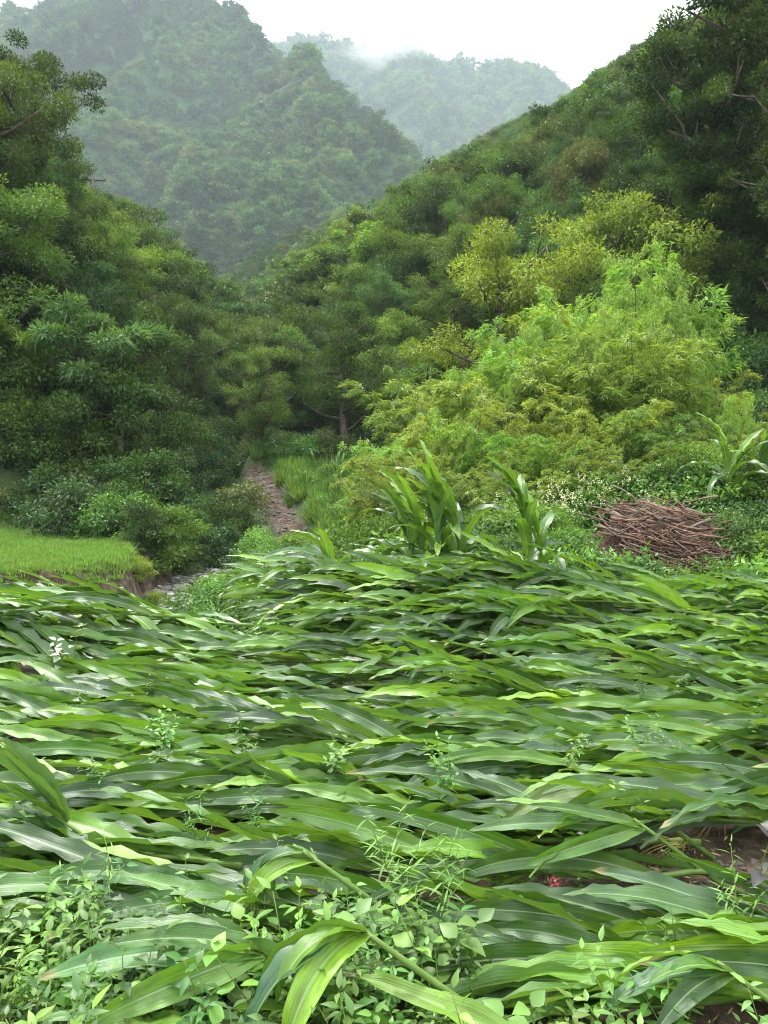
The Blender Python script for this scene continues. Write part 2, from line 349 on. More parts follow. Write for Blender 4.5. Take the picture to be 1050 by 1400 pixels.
g = grid('ground', steps([(-150, -40, 5), (-40, -14, 1), (-14, 8, .16), (8, 40, 1), (40, 170, 5)]),
         steps([(-60, 0, 6), (0, 12, .2), (12, 13.4, .07), (13.4, 40, .25), (40, 110, 1), (110, 262, 3)]), M['ground'], True)
tag(g, kind='structure')
g = grid('mountain', steps([(-700, -330, 15), (-330, 260, 5), (260, 700, 15)]), steps([(258, 700, 5), (700, 860, 20)]), M['mountain']); tag(g, kind='structure')
g = grid('far_mountain', steps([(-1500, -400, 40), (-400, 700, 10), (700, 1500, 40)]), steps([(850, 1300, 10), (1300, 1900, 60)]), M['mountain']); tag(g, kind='structure')

# stream water with pools
ys = np.arange(-20, 22, .25); cols = np.linspace(-1.25, 1.25, 9)
bed = np.array([min(h1(xs(y), y), 99) for y in ys]); bed = np.convolve(np.pad(bed, 6, 'edge'), np.ones(13) / 13, 'valid') + .17
V = np.array([(xs(y) + c, y, b + .02 * math.sin(y * 5 + c * 3)) for y, b in zip(ys, bed) for c in cols])
i = (np.arange(len(ys) - 1)[:, None] * 9 + np.arange(8)[None, :]).ravel()
def water_mat():
    m, nt = new_mat('stream_water'); L = nt.links
    bs = N(nt, 'ShaderNodeBsdfPrincipled'); bs.inputs['Base Color'].default_value = (.16, .14, .12, 1); bs.inputs['Roughness'].default_value = .08
    tc = N(nt, 'ShaderNodeTexCoord'); nz = N(nt, 'ShaderNodeTexNoise'); nz.inputs['Scale'].default_value = 5; nz.inputs['Detail'].default_value = 6
    L.new(tc.outputs['Object'], nz.inputs['Vector'])
    c = ramp(nt, nz.outputs[0], [(.5, (.12, .11, .09)), (.6, (.4, .4, .38)), (.7, (.8, .82, .82))]); L.new(c, bs.inputs['Base Color'])   # white water
    bp = N(nt, 'ShaderNodeBump', i_0=.5, i_1=.06); L.new(nz.outputs[0], bp.inputs['Height']); L.new(bp.outputs[0], bs.inputs['Normal'])
    o = N(nt, 'ShaderNodeOutputMaterial'); L.new(bs.outputs[0], o.inputs[0]); return m
M['water'] = water_mat()
tag(obj('stream', mesh('stream', V, np.stack([i, i + 1, i + 10, i + 9], 1), M['water'], smooth=True)), kind='structure')

# ------------------------------------------------------------------ shapes shared by many things
def tubes(paths, radii, ns=6):
    """paths: list of (k,3); radii: list of (k,) -> V, F"""
    Vs, Fs, b = [], [], 0
    for P, r in zip(paths, radii):
        P = np.asarray(P, float); k = len(P); r = np.broadcast_to(r, (k,))
        t = np.gradient(P, axis=0); t /= np.linalg.norm(t, axis=1, keepdims=True) + 1e-9
        ref = np.array([.13, .31, .94]) if abs(t[0][2]) < .9 else np.array([.95, .2, .1])
        s = np.cross(t, ref); s /= np.linalg.norm(s, axis=1, keepdims=True); u = np.cross(s, t)
        a = np.linspace(0, 2 * math.pi, ns, endpoint=False)
        ring = P[:, None, :] + r[:, None, None] * (np.cos(a)[None, :, None] * s[:, None, :] + np.sin(a)[None, :, None] * u[:, None, :])
        Vs.append(ring.reshape(-1, 3)); Vs.append(P[[0, -1]])
        for j in range(k - 1):
            q = np.arange(ns); q2 = (q + 1) % ns
            Fs.append(np.stack([b + j * ns + q, b + j * ns + q2, b + (j + 1) * ns + q2, b + (j + 1) * ns + q], 1))
        q = np.arange(ns); q2 = (q + 1) % ns
        c0, c1 = b + k * ns, b + k * ns + 1
        Fs.append(np.stack([q2 + b, q + b, np.full(ns, c0), np.full(ns, c0)], 1)); Fs.append(np.stack([b + (k - 1) * ns + q, b + (k - 1) * ns + q2, np.full(ns, c1), np.full(ns, c1)], 1))
        b += k * ns + 2
    Fq = np.concatenate(Fs)
    tri = Fq[:, 2] == Fq[:, 3]
    return np.concatenate(Vs), [Fq[~tri], Fq[tri][:, :3]]
def nrm(v): return v / (np.linalg.norm(v, axis=-1, keepdims=True) + 1e-9)
def leaves(P, D, Nn, Ln, Wd, fold=.25, mid=.42, curl=0.0):
    """many leaves, each two triangles folded at the midrib. Attribute v random per leaf"""
    n = len(P); D = nrm(D); S = nrm(np.cross(D, Nn)); U = np.cross(S, D)
    Ln = np.broadcast_to(Ln, (n,))[:, None]; Wd = np.broadcast_to(Wd, (n,))[:, None]
    a = P; b = P + D * Ln * mid + S * Wd * .5 + U * Wd * fold; c = P + D * Ln - U * Ln * curl; d = P + D * Ln * mid - S * Wd * .5 + U * Wd * fold
    V = np.stack([a, b, c, d], 1).reshape(-1, 3)
    k = np.arange(n) * 4
    Fc = np.concatenate([np.stack([k, k + 1, k + 2], 1), np.stack([k, k + 2, k + 3], 1)])
    return V, Fc
def rv(r, n): return nrm(r.normal(size=(n, 3)))

def make_crown(seed, Ht, Rr, n, ll, low=.2, top=.5, clus=60, flat=.6, droop=.3, asp=.45, spread=.32, airy=False, dome=.6):
    """returns trunk paths and a leafy crown of many clusters around limb tips"""
    r = np.random.default_rng(seed)
    paths, rad = [], []
    tr = Ht * .022
    k = 7; tz = np.linspace(0, Ht * .88, k); off = np.cumsum(r.normal(0, Ht * .018, (k, 2)), 0); off[0] = 0
    trunk = np.column_stack([off, tz]); paths.append(trunk); rad.append(np.linspace(tr * 1.25, tr * .25, k))
    cl = []
    nl = 11
    for j in range(nl):
        h = low + (.95 - low) * (j + r.uniform(0, .8)) / nl
        base = np.array([np.interp(h * .82 * Ht, tz, trunk[:, 0]), np.interp(h * .82 * Ht, tz, trunk[:, 1]), h * .82 * Ht])
        az = j * 2.4 + r.uniform(-.5, .5)
        u = (h - top) / (1 - top) if h > top else (top - h) / (top)
        R1 = Rr * math.sqrt(max(.08, 1 - u * u * (.95 if h > top else .5))) * r.uniform(.7, 1.15)
        end = base + np.array([math.cos(az) * R1, math.sin(az) * R1, Ht * r.uniform(.06, .2)])
        midp = (base + end) / 2 + np.array([0, 0, -R1 * .08]) + r.normal(0, .05, 3)
        paths.append(np.array([base, midp, end])); rad.append(np.array([tr * .45, tr * .3, tr * .1]))
        for q in range(max(2, clus // nl)):
            t = r.uniform(.35, 1.05); p0 = base + (end - base) * t
            tip = p0 + r.normal(0, 1, 3) * np.array([Rr * .25, Rr * .25, Ht * .06]) + np.array([0, 0, Ht * .03])
            if q % 2 == 0: paths.append(np.array([p0, (p0 + tip) / 2 + r.normal(0, .03, 3), tip])); rad.append(np.array([tr * .16, tr * .12, tr * .05]))
            cl.append(tip)
    for q in range(5): cl.append(trunk[-1] + r.normal(0, 1, 3) * np.array([Rr * .18, Rr * .18, Ht * .05]))
    cl = np.array(cl); m = len(cl)
    cr = Rr * spread * r.uniform(.6, 1.25, m)
    w_ = cr ** 2; idx = r.choice(m, n, p=w_ / w_.sum())
    d = rv(r, n); rr = r.uniform(0, 1, n) ** (.45 if not airy else .6)
    P = cl[idx] + d * (rr * cr[idx])[:, None] * np.array([1, 1, flat])
    outw = nrm(P - np.array([0, 0, Ht * .35]))
    Nn = nrm(np.array([0, 0, .6]) + d * dome + outw * .5 + r.normal(0, .4, (n, 3)))
    D = nrm(d * .7 + outw * .4 + r.normal(0, .6, (n, 3)) + np.array([0, 0, -droop]))
    Ln = ll * r.uniform(.6, 1.3, n)
    V, Fc = leaves(P, D, Nn, Ln, Ln * asp)
    cv = r.uniform(0, 1, m)[idx] * .55 + r.uniform(0, 1, n) * .45 + .12 * (d[:, 2])
    return paths, rad, V, Fc, np.repeat(np.clip(cv, 0, 1), 4)

PR = bpy.data.collections.new('prototypes')     # never linked to the scene: only read by the scatterers
def proto(name, V, Fc, mat, v=None, smooth=False):
    o = bpy.data.objects.new(name, mesh(name, V, Fc, mat, smooth=smooth, attrs={'v': v} if v is not None else None))
    return o
def scatter(name, P, protos, scl, rot=None, label=None, cat=None, idx=None):
    """one 'stuff' object: the prototypes instanced on points by geometry nodes"""
    n = len(P); P = np.asarray(P, float)
    col = bpy.data.collections.new(name + '_set'); 
    for o in protos: col.objects.link(o)
    me = bpy.data.meshes.new(name); me.vertices.add(n); me.vertices.foreach_set('co', P.astype(np.float32).ravel())
    if rot is None: rot = np.column_stack([rng.normal(0, .12, n), rng.normal(0, .12, n), rng.uniform(0, 6.28, n)])
    a = me.attributes.new('rot', 'FLOAT_VECTOR', 'POINT'); a.data.foreach_set('vector', rot.astype(np.float32).ravel())
    s = np.broadcast_to(np.asarray(scl, float).reshape(-1, 1) if np.ndim(scl) == 1 else scl, (n, 3))
    a = me.attributes.new('scl', 'FLOAT_VECTOR', 'POINT'); a.data.foreach_set('vector', np.ascontiguousarray(s).astype(np.float32).ravel())
    a = me.attributes.new('idx', 'INT', 'POINT'); a.data.foreach_set('value', (rng.integers(0, len(protos), n) if idx is None else np.clip(idx, 0, len(protos) - 1)).astype(np.int32))
    o = obj(name, me)
    ng = bpy.data.node_groups.new(name, 'GeometryNodeTree')
    ng.interface.new_socket('Geometry', in_out='INPUT', socket_type='NodeSocketGeometry'); ng.interface.new_socket('Geometry', in_out='OUTPUT', socket_type='NodeSocketGeometry')
    gi, go = ng.nodes.new('NodeGroupInput'), ng.nodes.new('NodeGroupOutput')
    ip = ng.nodes.new('GeometryNodeInstanceOnPoints'); ci = ng.nodes.new('GeometryNodeCollectionInfo')
    ci.inputs['Collection'].default_value = col; ci.inputs['Separate Children'].default_value = True; ci.inputs['Reset Children'].default_value = True
    def na(nm, t):
        q = ng.nodes.new('GeometryNodeInputNamedAttribute'); q.data_type = t; q.inputs[0].default_value = nm; return q.outputs[0]
    er = ng.nodes.new('FunctionNodeEulerToRotation')
    L = ng.links; L.new(gi.outputs[0], ip.inputs['Points']); L.new(ci.outputs[0], ip.inputs['Instance']); ip.inputs['Pick Instance'].default_value = True
    L.new(na('idx', 'INT'), ip.inputs['Instance Index']); L.new(na('rot', 'FLOAT_VECTOR'), er.inputs[0]); L.new(er.outputs[0], ip.inputs['Rotation'])
    L.new(na('scl', 'FLOAT_VECTOR'), ip.inputs['Scale']); L.new(ip.outputs[0], go.inputs[0])
    md = o.modifiers.new('scatter', 'NODES'); md.node_group = ng
    tag(o, label, cat, kind='stuff')
    return o

# ------------------------------------------------------------------ visibility from where the photo was taken
def seen(P, top=5.0, pad=120):
    P = np.asarray(P); u = P[:, 0] / P[:, 1]
    c, s = math.cos(PITCH), math.sin(PITCH)
    zc = P[:, 1] * c + (P[:, 2] + top * .5 - CAM.z) * s
    X = 525 + F * P[:, 0] / zc; Yp = 700 - F * ((P[:, 2] + top - CAM.z) * c - P[:, 1] * s) / zc; Yb = 700 - F * ((P[:, 2] - CAM.z) * c - P[:, 1] * s) / zc
    ok = (P[:, 1] > 1) & (X > -pad) & (X < 1050 + pad) & (Yb > -30) & (Yp < 1450)
    vis = ok.copy()
    ii = np.where(ok)[0]
    for f in np.linspace(.05, .96, 40):
        q = P[ii] * f; zr = CAM.z + (P[ii, 2] + top - CAM.z) * f
        vis[ii] &= ~(H(q[:, 0], q[:, 1]) > zr)
    return vis, X, Yp
def jgrid(x0, x1, y0, y1, d, seed):
    r = np.random.default_rng(seed)
    X, Y = np.meshgrid(np.arange(x0, x1, d), np.arange(y0, y1, d)); X = X.ravel(); Y = Y.ravel()
    X = X + r.uniform(-.45, .45, len(X)) * d; Y = Y + r.uniform(-.45, .45, len(Y)) * d
    return X, Y

# ------------------------------------------------------------------ trees of the near hillsides, each its own thing
def tree_proto(seed, Ht, Rr, n, ll, **k):
    paths, rad, V, Fc, v = make_crown(seed, Ht, Rr, n, ll, **k)
    tv, tf = tubes(paths, rad, 6)
    return (mesh('trunk', tv, tf, M['bark'], smooth=True), mesh('crown', V, Fc, M['tree'], attrs={'v': v}), Ht)
NEAR = [tree_proto(100 + i, 7, 2.7, 24000, .155, low=.12, clus=70, spread=.27, droop=[.1, .5, .3][i]) for i in range(3)] + [tree_proto(110 + i, 8, 2.3, 19000, .16, low=.2, top=.6, clus=55, droop=.6, asp=.3, spread=.28) for i in range(2)]
MIDT = [tree_proto(120 + i, 7, 2.8, 8000, .27, low=.12, clus=60, spread=.27) for i in range(4)] + [tree_proto(130, 8.5, 2.2, 6500, .27, low=.2, top=.6, clus=50, droop=.6, spread=.27)]
BIG = [tree_proto(140 + i, 12, 3.6, 46000, .155, low=.22, top=.6, clus=100, spread=.2) for i in range(2)]
PIN = [tree_proto(150, 6, 2.0, 9000, .3, low=.35, top=.65, clus=40, flat=.35, droop=.35, asp=.22)]
SHRUB = [tree_proto(160 + i, 2.2, 1.25, 7000, .12, low=.05, clus=44, spread=.38) for i in range(3)]
SHRUBF = [tree_proto(165 + i, 2.4, 1.4, 3000, .2, low=.05, clus=44, spread=.38) for i in range(2)]
COLS = {'dark green': (.04, .085, .017), 'blue-green': (.048, .105, .03), 'mid green': (.075, .15, .024), 'olive': (.08, .145, .028), 'yellow-green': (.14, .225, .035), 'fresh green': (.1, .195, .032), 'grey-green': (.062, .12, .036), 'brownish': (.085, .118, .04)}
def put_tree(protos, k, p, s, cname, label, group, name='tree', cat='tree', rz=None, jit=.18, sink=.25):
    tm, cm, Ht = protos[k % len(protos)]
    e = empty(name, (p[0], p[1], p[2] - sink)); e.scale = (s * random.uniform(.85, 1.15), s * random.uniform(.85, 1.15), s)
    e.rotation_euler = (random.uniform(-.06, .06), random.uniform(-.06, .06), random.uniform(0, 6.28) if rz is None else rz)
    tag(e, label, cat, group)
    obj('trunk' if cat != 'shrub' else 'stem', tm, e)
    c = COLS[cname]; q = random.uniform(1 - jit, 1 + jit)
    obj('crown', cm, e, color=(c[0] * q * random.uniform(.85, 1.15), c[1] * q, c[2] * q * random.uniform(.8, 1.2)))
    return e
TREES = []
def slope_trees():
    X, Y = jgrid(-60, 70, 23, 266, 3.6, 5)
    Z = H(X, Y); P = np.stack([X, Y, Z], 1)
    vis, sx, sy = seen(P, 6.5, 60)
    X0 = xs(Y)
    open_ = (scar(X, Y) < 2.6) | ((X > -5.5) & (X < 3) & (Y < 33.5)) | (np.abs(X - X0) < 1.6) | ((X > -4) & (Y < 26)) | ((X < X0) & (Y < 24.5))
    keep = vis & ~open_
    # leave out the band where bamboo stands
    keep &= ~((X > 0) & (Y < 27) & (X < 14))
    P = P[keep]; sx = sx[keep]; sy = sy[keep]
    o = np.argsort(P[:, 1]); return P[o], sx[o], sy[o]
TP, tsx, tsy = slope_trees()
print('trees on slopes', len(TP))
NT = 262
rest = []
for k, (p, a, b) in enumerate(zip(TP, tsx, tsy)):
    left = p[0] < xs(p[1])
    d = math.hypot(p[0], p[1])
    sk = np.interp(a, [0, 60, 130, 180, 230, 290, 330, 331, 430, 560, 600, 700, 790, 880, 960], [150, 195, 268, 290, 330, 380, 410, 392, 325, 255, 215, 190, 135, 70, 10])
    sl = min(1.25, (6.5 + (b - sk) * p[1] / F) / (7.4 if left else 7.6))       # no crown rises above the ridge line
    if sl < .3:
        if p[1] < 150: continue
        sl = .45
    if k >= NT or p[1] > 150: rest.append((*p, min(1.25, sl))); continue
    r = random.random()
    if left: cn = random.choices(['dark green', 'blue-green', 'mid green', 'olive', 'fresh green', 'grey-green'], [5.5, 3, 4, 2, .8, 1.5])[0]
    else: cn = random.choices(['dark green', 'blue-green', 'mid green', 'olive', 'yellow-green', 'grey-green', 'brownish'], [5, 2.5, 4.5, 2, .6, 2, .8])[0]
    side = 'left slope' if left else 'right slope'
    lev = 'low on' if b > 560 else 'halfway up' if b > 330 else 'high on'
    zone = ('beside the left edge' if a < 120 else 'above the grass terrace' if a < 260 else 'above the stream') if left else \
           ('above the earth scar' if a < 480 else 'behind the bamboo' if a < 800 else 'towards the right edge')
    s = random.uniform(.72, 1.15)
    if d < 40: s *= .85
    s = min(s, sl)
    TREES.append(put_tree(NEAR if d < 55 else MIDT, random.randrange(5), p, s, cn,
        f'{cn} {"tall" if s > 1.0 else "low" if s < .82 else "bushy"} broadleaf tree {lev} the {side} {zone}', f'trees on the {side}'))
# forest that only reads as one mass: crowns instanced on the slopes beyond and on the mountains
def forest_protos(seed, n, ll, mats, Ht=6.5, Rr=2.9):
    r = []
    for i, m in enumerate(mats):
        _, _, V, Fc, v = make_crown(seed + i, Ht, Rr, n, ll, low=.1, clus=36, spread=.3, dome=1.2)
        r.append(proto('forest_tree', V, Fc, m, v))
    return r
FP = forest_protos(200, 2600, .42, [M['f1'], M['f2'], M['f1'], M['f3'], M['f2'], M['f1']])
FPs = forest_protos(210, 1100, .75, [M['f1'], M['f1'], M['f1'], M['f2'], M['f2'], M['f4'], M['f3']])
rest = np.array(rest)
scatter('forest_on_slope', rest[:, :3], FP, np.minimum(rng.uniform(.8, 1.25, len(rest)), rest[:, 3]), label='dense forest covering the upper right slope below the ridge', cat='forest')
X, Y = jgrid(-330, 260, 236, 720, 4.6, 8); Z = H(X, Y); P = np.stack([X, Y, Z - .8], 1)
v_, _, _ = seen(P, 10, 30); P = P[v_]; print('mountain trees', len(P))
clear = vn(P[:, 0], P[:, 1], 38, 81) 
keep = P[:, 2] > -100; sc = np.where(clear < .2, rng.uniform(.75, 1.5, len(P)), rng.uniform(.7, 1.0, len(P)))
P, sc = P[keep], sc[keep]
pidx = np.round(2.6 + 5.5 * vn(P[:, 0], P[:, 1], 45, 83) + rng.normal(0, 1.3, len(P)))
scatter('forest_on_mountain', P, FPs, sc, idx=pidx, label='hazy green forest covering the steep mountain behind the valley', cat='forest')
X, Y = jgrid(-350, 620, 860, 1300, 9, 9); Z = H(X, Y); P = np.stack([X, Y, Z - 1], 1)
v_, _, _ = seen(P, 8, 30); P = P[v_]; print('far trees', len(P))
scatter('forest_on_far_mountain', P, FPs, rng.uniform(1.2, 2.4, len(P)), label='bluish forest on the farthest mountain under the cloud', cat='forest')
# understorey on the slopes
X, Y = jgrid(-50, 60, 15, 120, 1.15, 12); Z = H(X, Y)
k = (scar(X, Y) > 1.3) & ((np.abs(X - xs(Y)) > 1.3) | (Y > 22)) & ~((X < xs(Y)) & (Y < 22.3 - (X + 11) * .85)) & (X < 60)
P = np.stack([X, Y, Z - .15], 1)[k]; v_, _, _ = seen(P, 1.5, 40); P = P[v_]; print('under', len(P))
def shrub_proto(seed, n, ll, m, Ht=1.3, Rr=.9):
    _, _, V, Fc, v = make_crown(seed, Ht, Rr, n, ll, low=.02, clus=30, spread=.42); return proto('undergrowth_clump', V, Fc, m, v)
UP = [shrub_proto(300, 2200, .11, M['f1']), shrub_proto(301, 2200, .12, M['f2']), shrub_proto(302, 2200, .11, M['coverd']), shrub_proto(303, 2000, .12, M['f3']), shrub_proto(304, 2400, .1, M['cover']), shrub_proto(305, 2200, .12, M['f1'])]
near = P[:, 1] < 400
grassy = (P[:, 0] > -5) & (P[:, 0] < 3) & (P[:, 1] < 33)
scatter('undergrowth', P[~grassy], UP, rng.uniform(.6, 1.25, (~grassy).sum()), label='dense mixed undergrowth between the trees of both slopes', cat='undergrowth')
UG = [shrub_proto(310, 1800, .1, M['coverb'], .8, .7), shrub_proto(311, 1800, .09, M['cover'], .7, .7), shrub_proto(312, 1600, .12, M['grass'], .8, .6)]
scatter('bank_vegetation', P[grassy], UG, rng.uniform(.5, 1.0, grassy.sum()), label='light green weeds on the bank beside the earth scar', cat='weeds')

# individual trees that stand out
def gz(x, y): return h1(x, y)
def special(protos, k, X, Y, s, cn, label, name='tree', cat='tree', z=None):
    return put_tree(protos, k, (X, Y, gz(X, Y) if z is None else z), s, cn, label, None, name, cat)
special(BIG, 0, -14.6, 30, .95, 'grey-green', 'tall airy tree against the sky at the upper left corner')
special(BIG, 1, -17.5, 36, .9, 'dark green', 'tall dark tree just behind the airy tree at the upper left')
special(BIG, 1, 14.6, 29, 1.15, 'dark green', 'tall dark tree filling the right edge above the bamboo')
special(BIG, 0, 13.7, 29.8, .9, 'dark green', 'dark broad tree left of the tallest tree at the right edge')
special(BIG, 0, 19.8, 36, 1.2, 'mid green', 'tall lighter tree reaching the sky at the upper right corner')
special(BIG, 1, 24.0, 43, 1.15, 'olive', 'olive tree with spreading crown high at the upper right')
special(BIG, 1, 13.5, 24.5, .8, 'dark green', 'dark tree standing low at the right edge behind bamboo')
special(NEAR, 1, 9.3, 29, 1.05, 'yellow-green', 'bright yellow-green tree beside the dark trees above the bamboo')
special(NEAR, 3, 4.6, 29, 1.25, 'yellow-green', 'yellow-green tree with pointed crown above the bamboo in the middle')
special(NEAR, 4, 6.8, 26.5, .85, 'olive', 'olive tree between the two yellow-green trees')
special(PIN, 0, -9.6, 25.5, .95, 'grey-green', 'slim tree with long drooping compound leaves above the terrace')
special(PIN, 0, -12.2, 24.5, .8, 'fresh green', 'slim fresh green tree with feathery leaves at the left edge')
special(NEAR, 2, -13.2, 27.5, .9, 'fresh green', 'bright green bushy tree beside the left edge')
# shrubs
sh = [(30, 700, 24.6, 1.2, 'mid green'), (80, 690, 24.8, 1.3, 'fresh green'), (125, 700, 24.2, 1.1, 'mid green'), (150, 715, 23.6, .9, 'dark green'), (55, 655, 26, 1.4, 'mid green'), (115, 640, 27, 1.4, 'dark green'),
      (10, 640, 25.5, 1.5, 'olive'), (195, 790, 18.5, .5, 'dark green'), (225, 770, 19, .7, 'mid green'), (212, 815, 15.5, .25, 'yellow-green'), (190, 800, 16, .25, 'yellow-green'), (235, 745, 22, .8, 'dark green'), (250, 760, 21, .5, 'grey-green'), (170, 735, 20.5, .7, 'dark green'), (200, 720, 22, 1.1, 'dark green'), (325, 790, 15.8, .36, 'fresh green'),
      (350, 785, 16, .36, 'fresh green'), (385, 790, 16, .3, 'mid green'), (420, 790, 15, .3, 'fresh green'), (455, 790, 15, .35, 'mid green'), (490, 750, 17, .6, 'mid green'), (515, 720, 20, 1, 'mid green'), (540, 735, 17, .9, 'mid green'),
      (500, 790, 14.5, .5, 'fresh green'), (320, 700, 26, .9, 'dark green'), (300, 725, 24, .8, 'blue-green')]
for k, (a, b, Yd, s, cn) in enumerate(sh):
    p = px(a, b, Yd); z = gz(p.x, Yd)
    put_tree(SHRUB, k, (p.x, Yd, z), s * .95, cn, f'{cn} leafy shrub ' + ('behind the grass terrace' if a < 180 and Yd > 20 else 'on the bank left of the stream' if a < 300 else 'right of the stream below the earth scar' if b > 730 else 'beside the earth scar'),
             'shrubs by the stream and terrace', 'shrub', 'shrub', sink=.1)

# haze: one closed box round everything
hm, nt = new_mat('haze'); pv = N(nt, 'ShaderNodeVolumePrincipled'); pv.inputs['Density'].default_value = .00032; pv.inputs['Color'].default_value = (.8, .91, 1, 1)
o_ = N(nt, 'ShaderNodeOutputMaterial'); nt.links.new(pv.outputs[0], o_.inputs['Volume'])
bx = np.array([(x, y, z) for z in (-30, 900) for y in (-200, 2000) for x in (-1600, 1600)], float)
tag(obj('haze', mesh('haze', bx, np.array([[0, 2, 3, 1], [4, 5, 7, 6], [0, 1, 5, 4], [2, 6, 7, 3], [0, 4, 6, 2], [1, 3, 7, 5]]), hm)), 'thin pale haze filling the valley', 'haze', kind='stuff')
# ------------------------------------------------------------------ maize
PLANT_COUNT = 0
def blade(base, yaw, pitch, droop, length, width, roll, twist, cyaw, seed, floor=None, ns=20, vfold=.42, ruf=.1, base_w=.45, fsm=.02):
    """one maize blade. Returns V, F, uv"""
    r = random.Random(seed)
    t = np.linspace(0, 1, ns + 1); ds = length / ns
    ya = yaw + cyaw * t + .06 * np.sin(t * 5 + r.uniform(0, 6)); pa = pitch - droop * t ** 1.25
    D = np.stack([np.cos(pa) * np.cos(ya), np.cos(pa) * np.sin(ya), np.sin(pa)], 1)
    P = np.vstack([[0, 0, 0], np.cumsum((D[1:] + D[:-1]) / 2 * ds, 0)]) + np.asarray(base)
    if floor is not None:
        fl = floor(P[:, 0], P[:, 1]) + .02 + .015 * np.sin(t * 9 + seed)
        P[:, 2] = np.where(P[:, 2] < fl, fl + .3 * np.maximum(P[:, 2] - fl, -.05), P[:, 2])
    Tn = nrm(np.gradient(P, axis=0))
    up = np.array([0, 0, 1.0]); S0 = np.cross(Tn, up)
    # keep the side vector continuous where the blade stands upright
    S0 = np.where(np.linalg.norm(S0, axis=1, keepdims=True) < .15, np.array([[math.sin(yaw), -math.cos(yaw), 0]]), S0); S0 = nrm(S0)
    N0 = np.cross(S0, Tn); ro = roll + twist * t
    S = S0 * np.cos(ro)[:, None] + N0 * np.sin(ro)[:, None]; Nn = np.cross(S, Tn)
    wp = np.minimum(1, base_w + (1 - base_w) * np.sin(np.clip(t / .32, 0, 1) * math.pi / 2)) * np.clip(1 - ((t - .38) / .62).clip(0) ** 2.1, 0, 1) ** .8
    hw = width * .5 * wp + .0008
    us = np.array([-1, -.66, -.3, 0, .3, .66, 1]); ph = r.uniform(0, 6); fr = r.uniform(5, 8.5) * length
    off = np.abs(us)[None, :] * vfold * hw[:, None]
    side = np.where(us < 0, 0, 1.7)[None, :]
    rfl = ruf * width * (us[None, :] ** 2) * np.sin(2 * math.pi * fr * t[:, None] * .8 + ph + side) * (np.sin(t * math.pi) ** .5)[:, None]
    rfl = rfl + .5 * ruf * width * us[None, :] ** 2 * np.sin(2 * math.pi * fr * 2.3 * t[:, None] + ph * 3 + side * 2)
    V = P[:, None, :] + S[:, None, :] * (us[None, :, None] * hw[:, None, None]) + Nn[:, None, :] * (off + rfl)[:, :, None]
    k = len(us); i = (np.arange(ns)[:, None] * k + np.arange(k - 1)[None, :]).ravel()
    uv = np.stack(np.broadcast_arrays((us * .5 + .5)[None, :], t[:, None]), -1).reshape(-1, 2)
    return V.reshape(-1, 3), np.stack([i, i + 1, i + k + 1, i + k], 1), uv
G1 = [(.022, .062, .011), (.032, .09, .013), (.028, .078, .019), (.05, .135, .014), (.095, .205, .016), (.15, .28, .018), (.03, .075, .023)]
GW = [4, 4, 3, 4.5, 3.6, 2.4, 2.5]
def gcol(fresh=0.0):
    c = random.choices(G1, GW)[0]; f = random.uniform(0, fresh)
    q = random.uniform(.82, 1.22)
    return tuple((a * (1 - f) + b * f) * q for a, b in zip(c, (.15, .29, .03)))
def maize(base, yaw, pitch0, pitch1, hgt, nleaf, label, group=None, floor=None, cat='maize plant', ll=.78, lw=.082, spread=.35, lift=.35, droop=.9, roll=(-.2, .9), thick=.013, fresh=.5, name='maize_plant', ruf=.1, top_up=True, base_bare=.12, tw=.5, stand=False):
    """stalk from base, bending from pitch0 to pitch1; blades swept along it"""
    global PLANT_COUNT; PLANT_COUNT += 1
    k = 9; t = np.linspace(0, 1, k); pa = pitch0 + (pitch1 - pitch0) * t; ya = yaw + random.uniform(-.12, .12) * t
    D = np.stack([np.cos(pa) * np.cos(ya), np.cos(pa) * np.sin(ya), np.sin(pa)], 1)
    P = np.vstack([[0, 0, 0], np.cumsum((D[1:] + D[:-1]) / 2 * hgt / (k - 1), 0)]) + np.array([0, 0, base[2]])
    fl = (lambda x, y: floor(x + base[0], y + base[1])) if floor else None
    if fl is not None: P[:, 2] = np.maximum(P[:, 2], fl(P[:, 0], P[:, 1]) + .02)
    P[:, 2] -= base[2]
    e = empty(name, base); tag(e, label, cat, group)
    f2 = (lambda x, y: fl(x, y) - base[2]) if fl is not None else None
    V, Fc = tubes([P], [np.interp(t, [0, .1, 1], [thick * 1.15, thick, thick * .45])], 7)
    obj('stalk', mesh('stalk', V, Fc, M['stalk'], smooth=True), e)
    for j in range(nleaf):
        a = base_bare + (1 - base_bare) * (j / (nleaf - 1)) ** .8
        p = np.array([np.interp(a, t, P[:, q]) for q in range(3)]); sp = np.interp(a, t, pa); sy = np.interp(a, t, ya)
        sgn = 1 if j % 2 else -1
        top = j >= nleaf - 3
        L_ = ll * random.uniform(.8, 1.15) * (.8 + .25 * math.sin(a * 3)); W_ = lw * random.uniform(.85, 1.2)
        yw = sy + sgn * random.uniform(.04, spread) * (.5 if top else 1)
        pt = sp + random.uniform(.05, lift) if not stand else sp - random.uniform(.25, .7) * (.12 if j >= nleaf - 5 else 1)
        V, Fc, uv = blade(p, yw, pt, droop * random.uniform(.5, 1.3) * (.6 if top and top_up else 1), L_, W_, random.uniform(*roll) * 1.0, random.uniform(-tw, tw), sgn * random.uniform(-.15, .3), random.randrange(99999), f2, ruf=ruf)
        c = gcol(fresh if top else .15)
        obj('leaf', mesh('leaf', V, Fc, M['maize'], smooth=True, uv=uv), e, color=c)
    return e

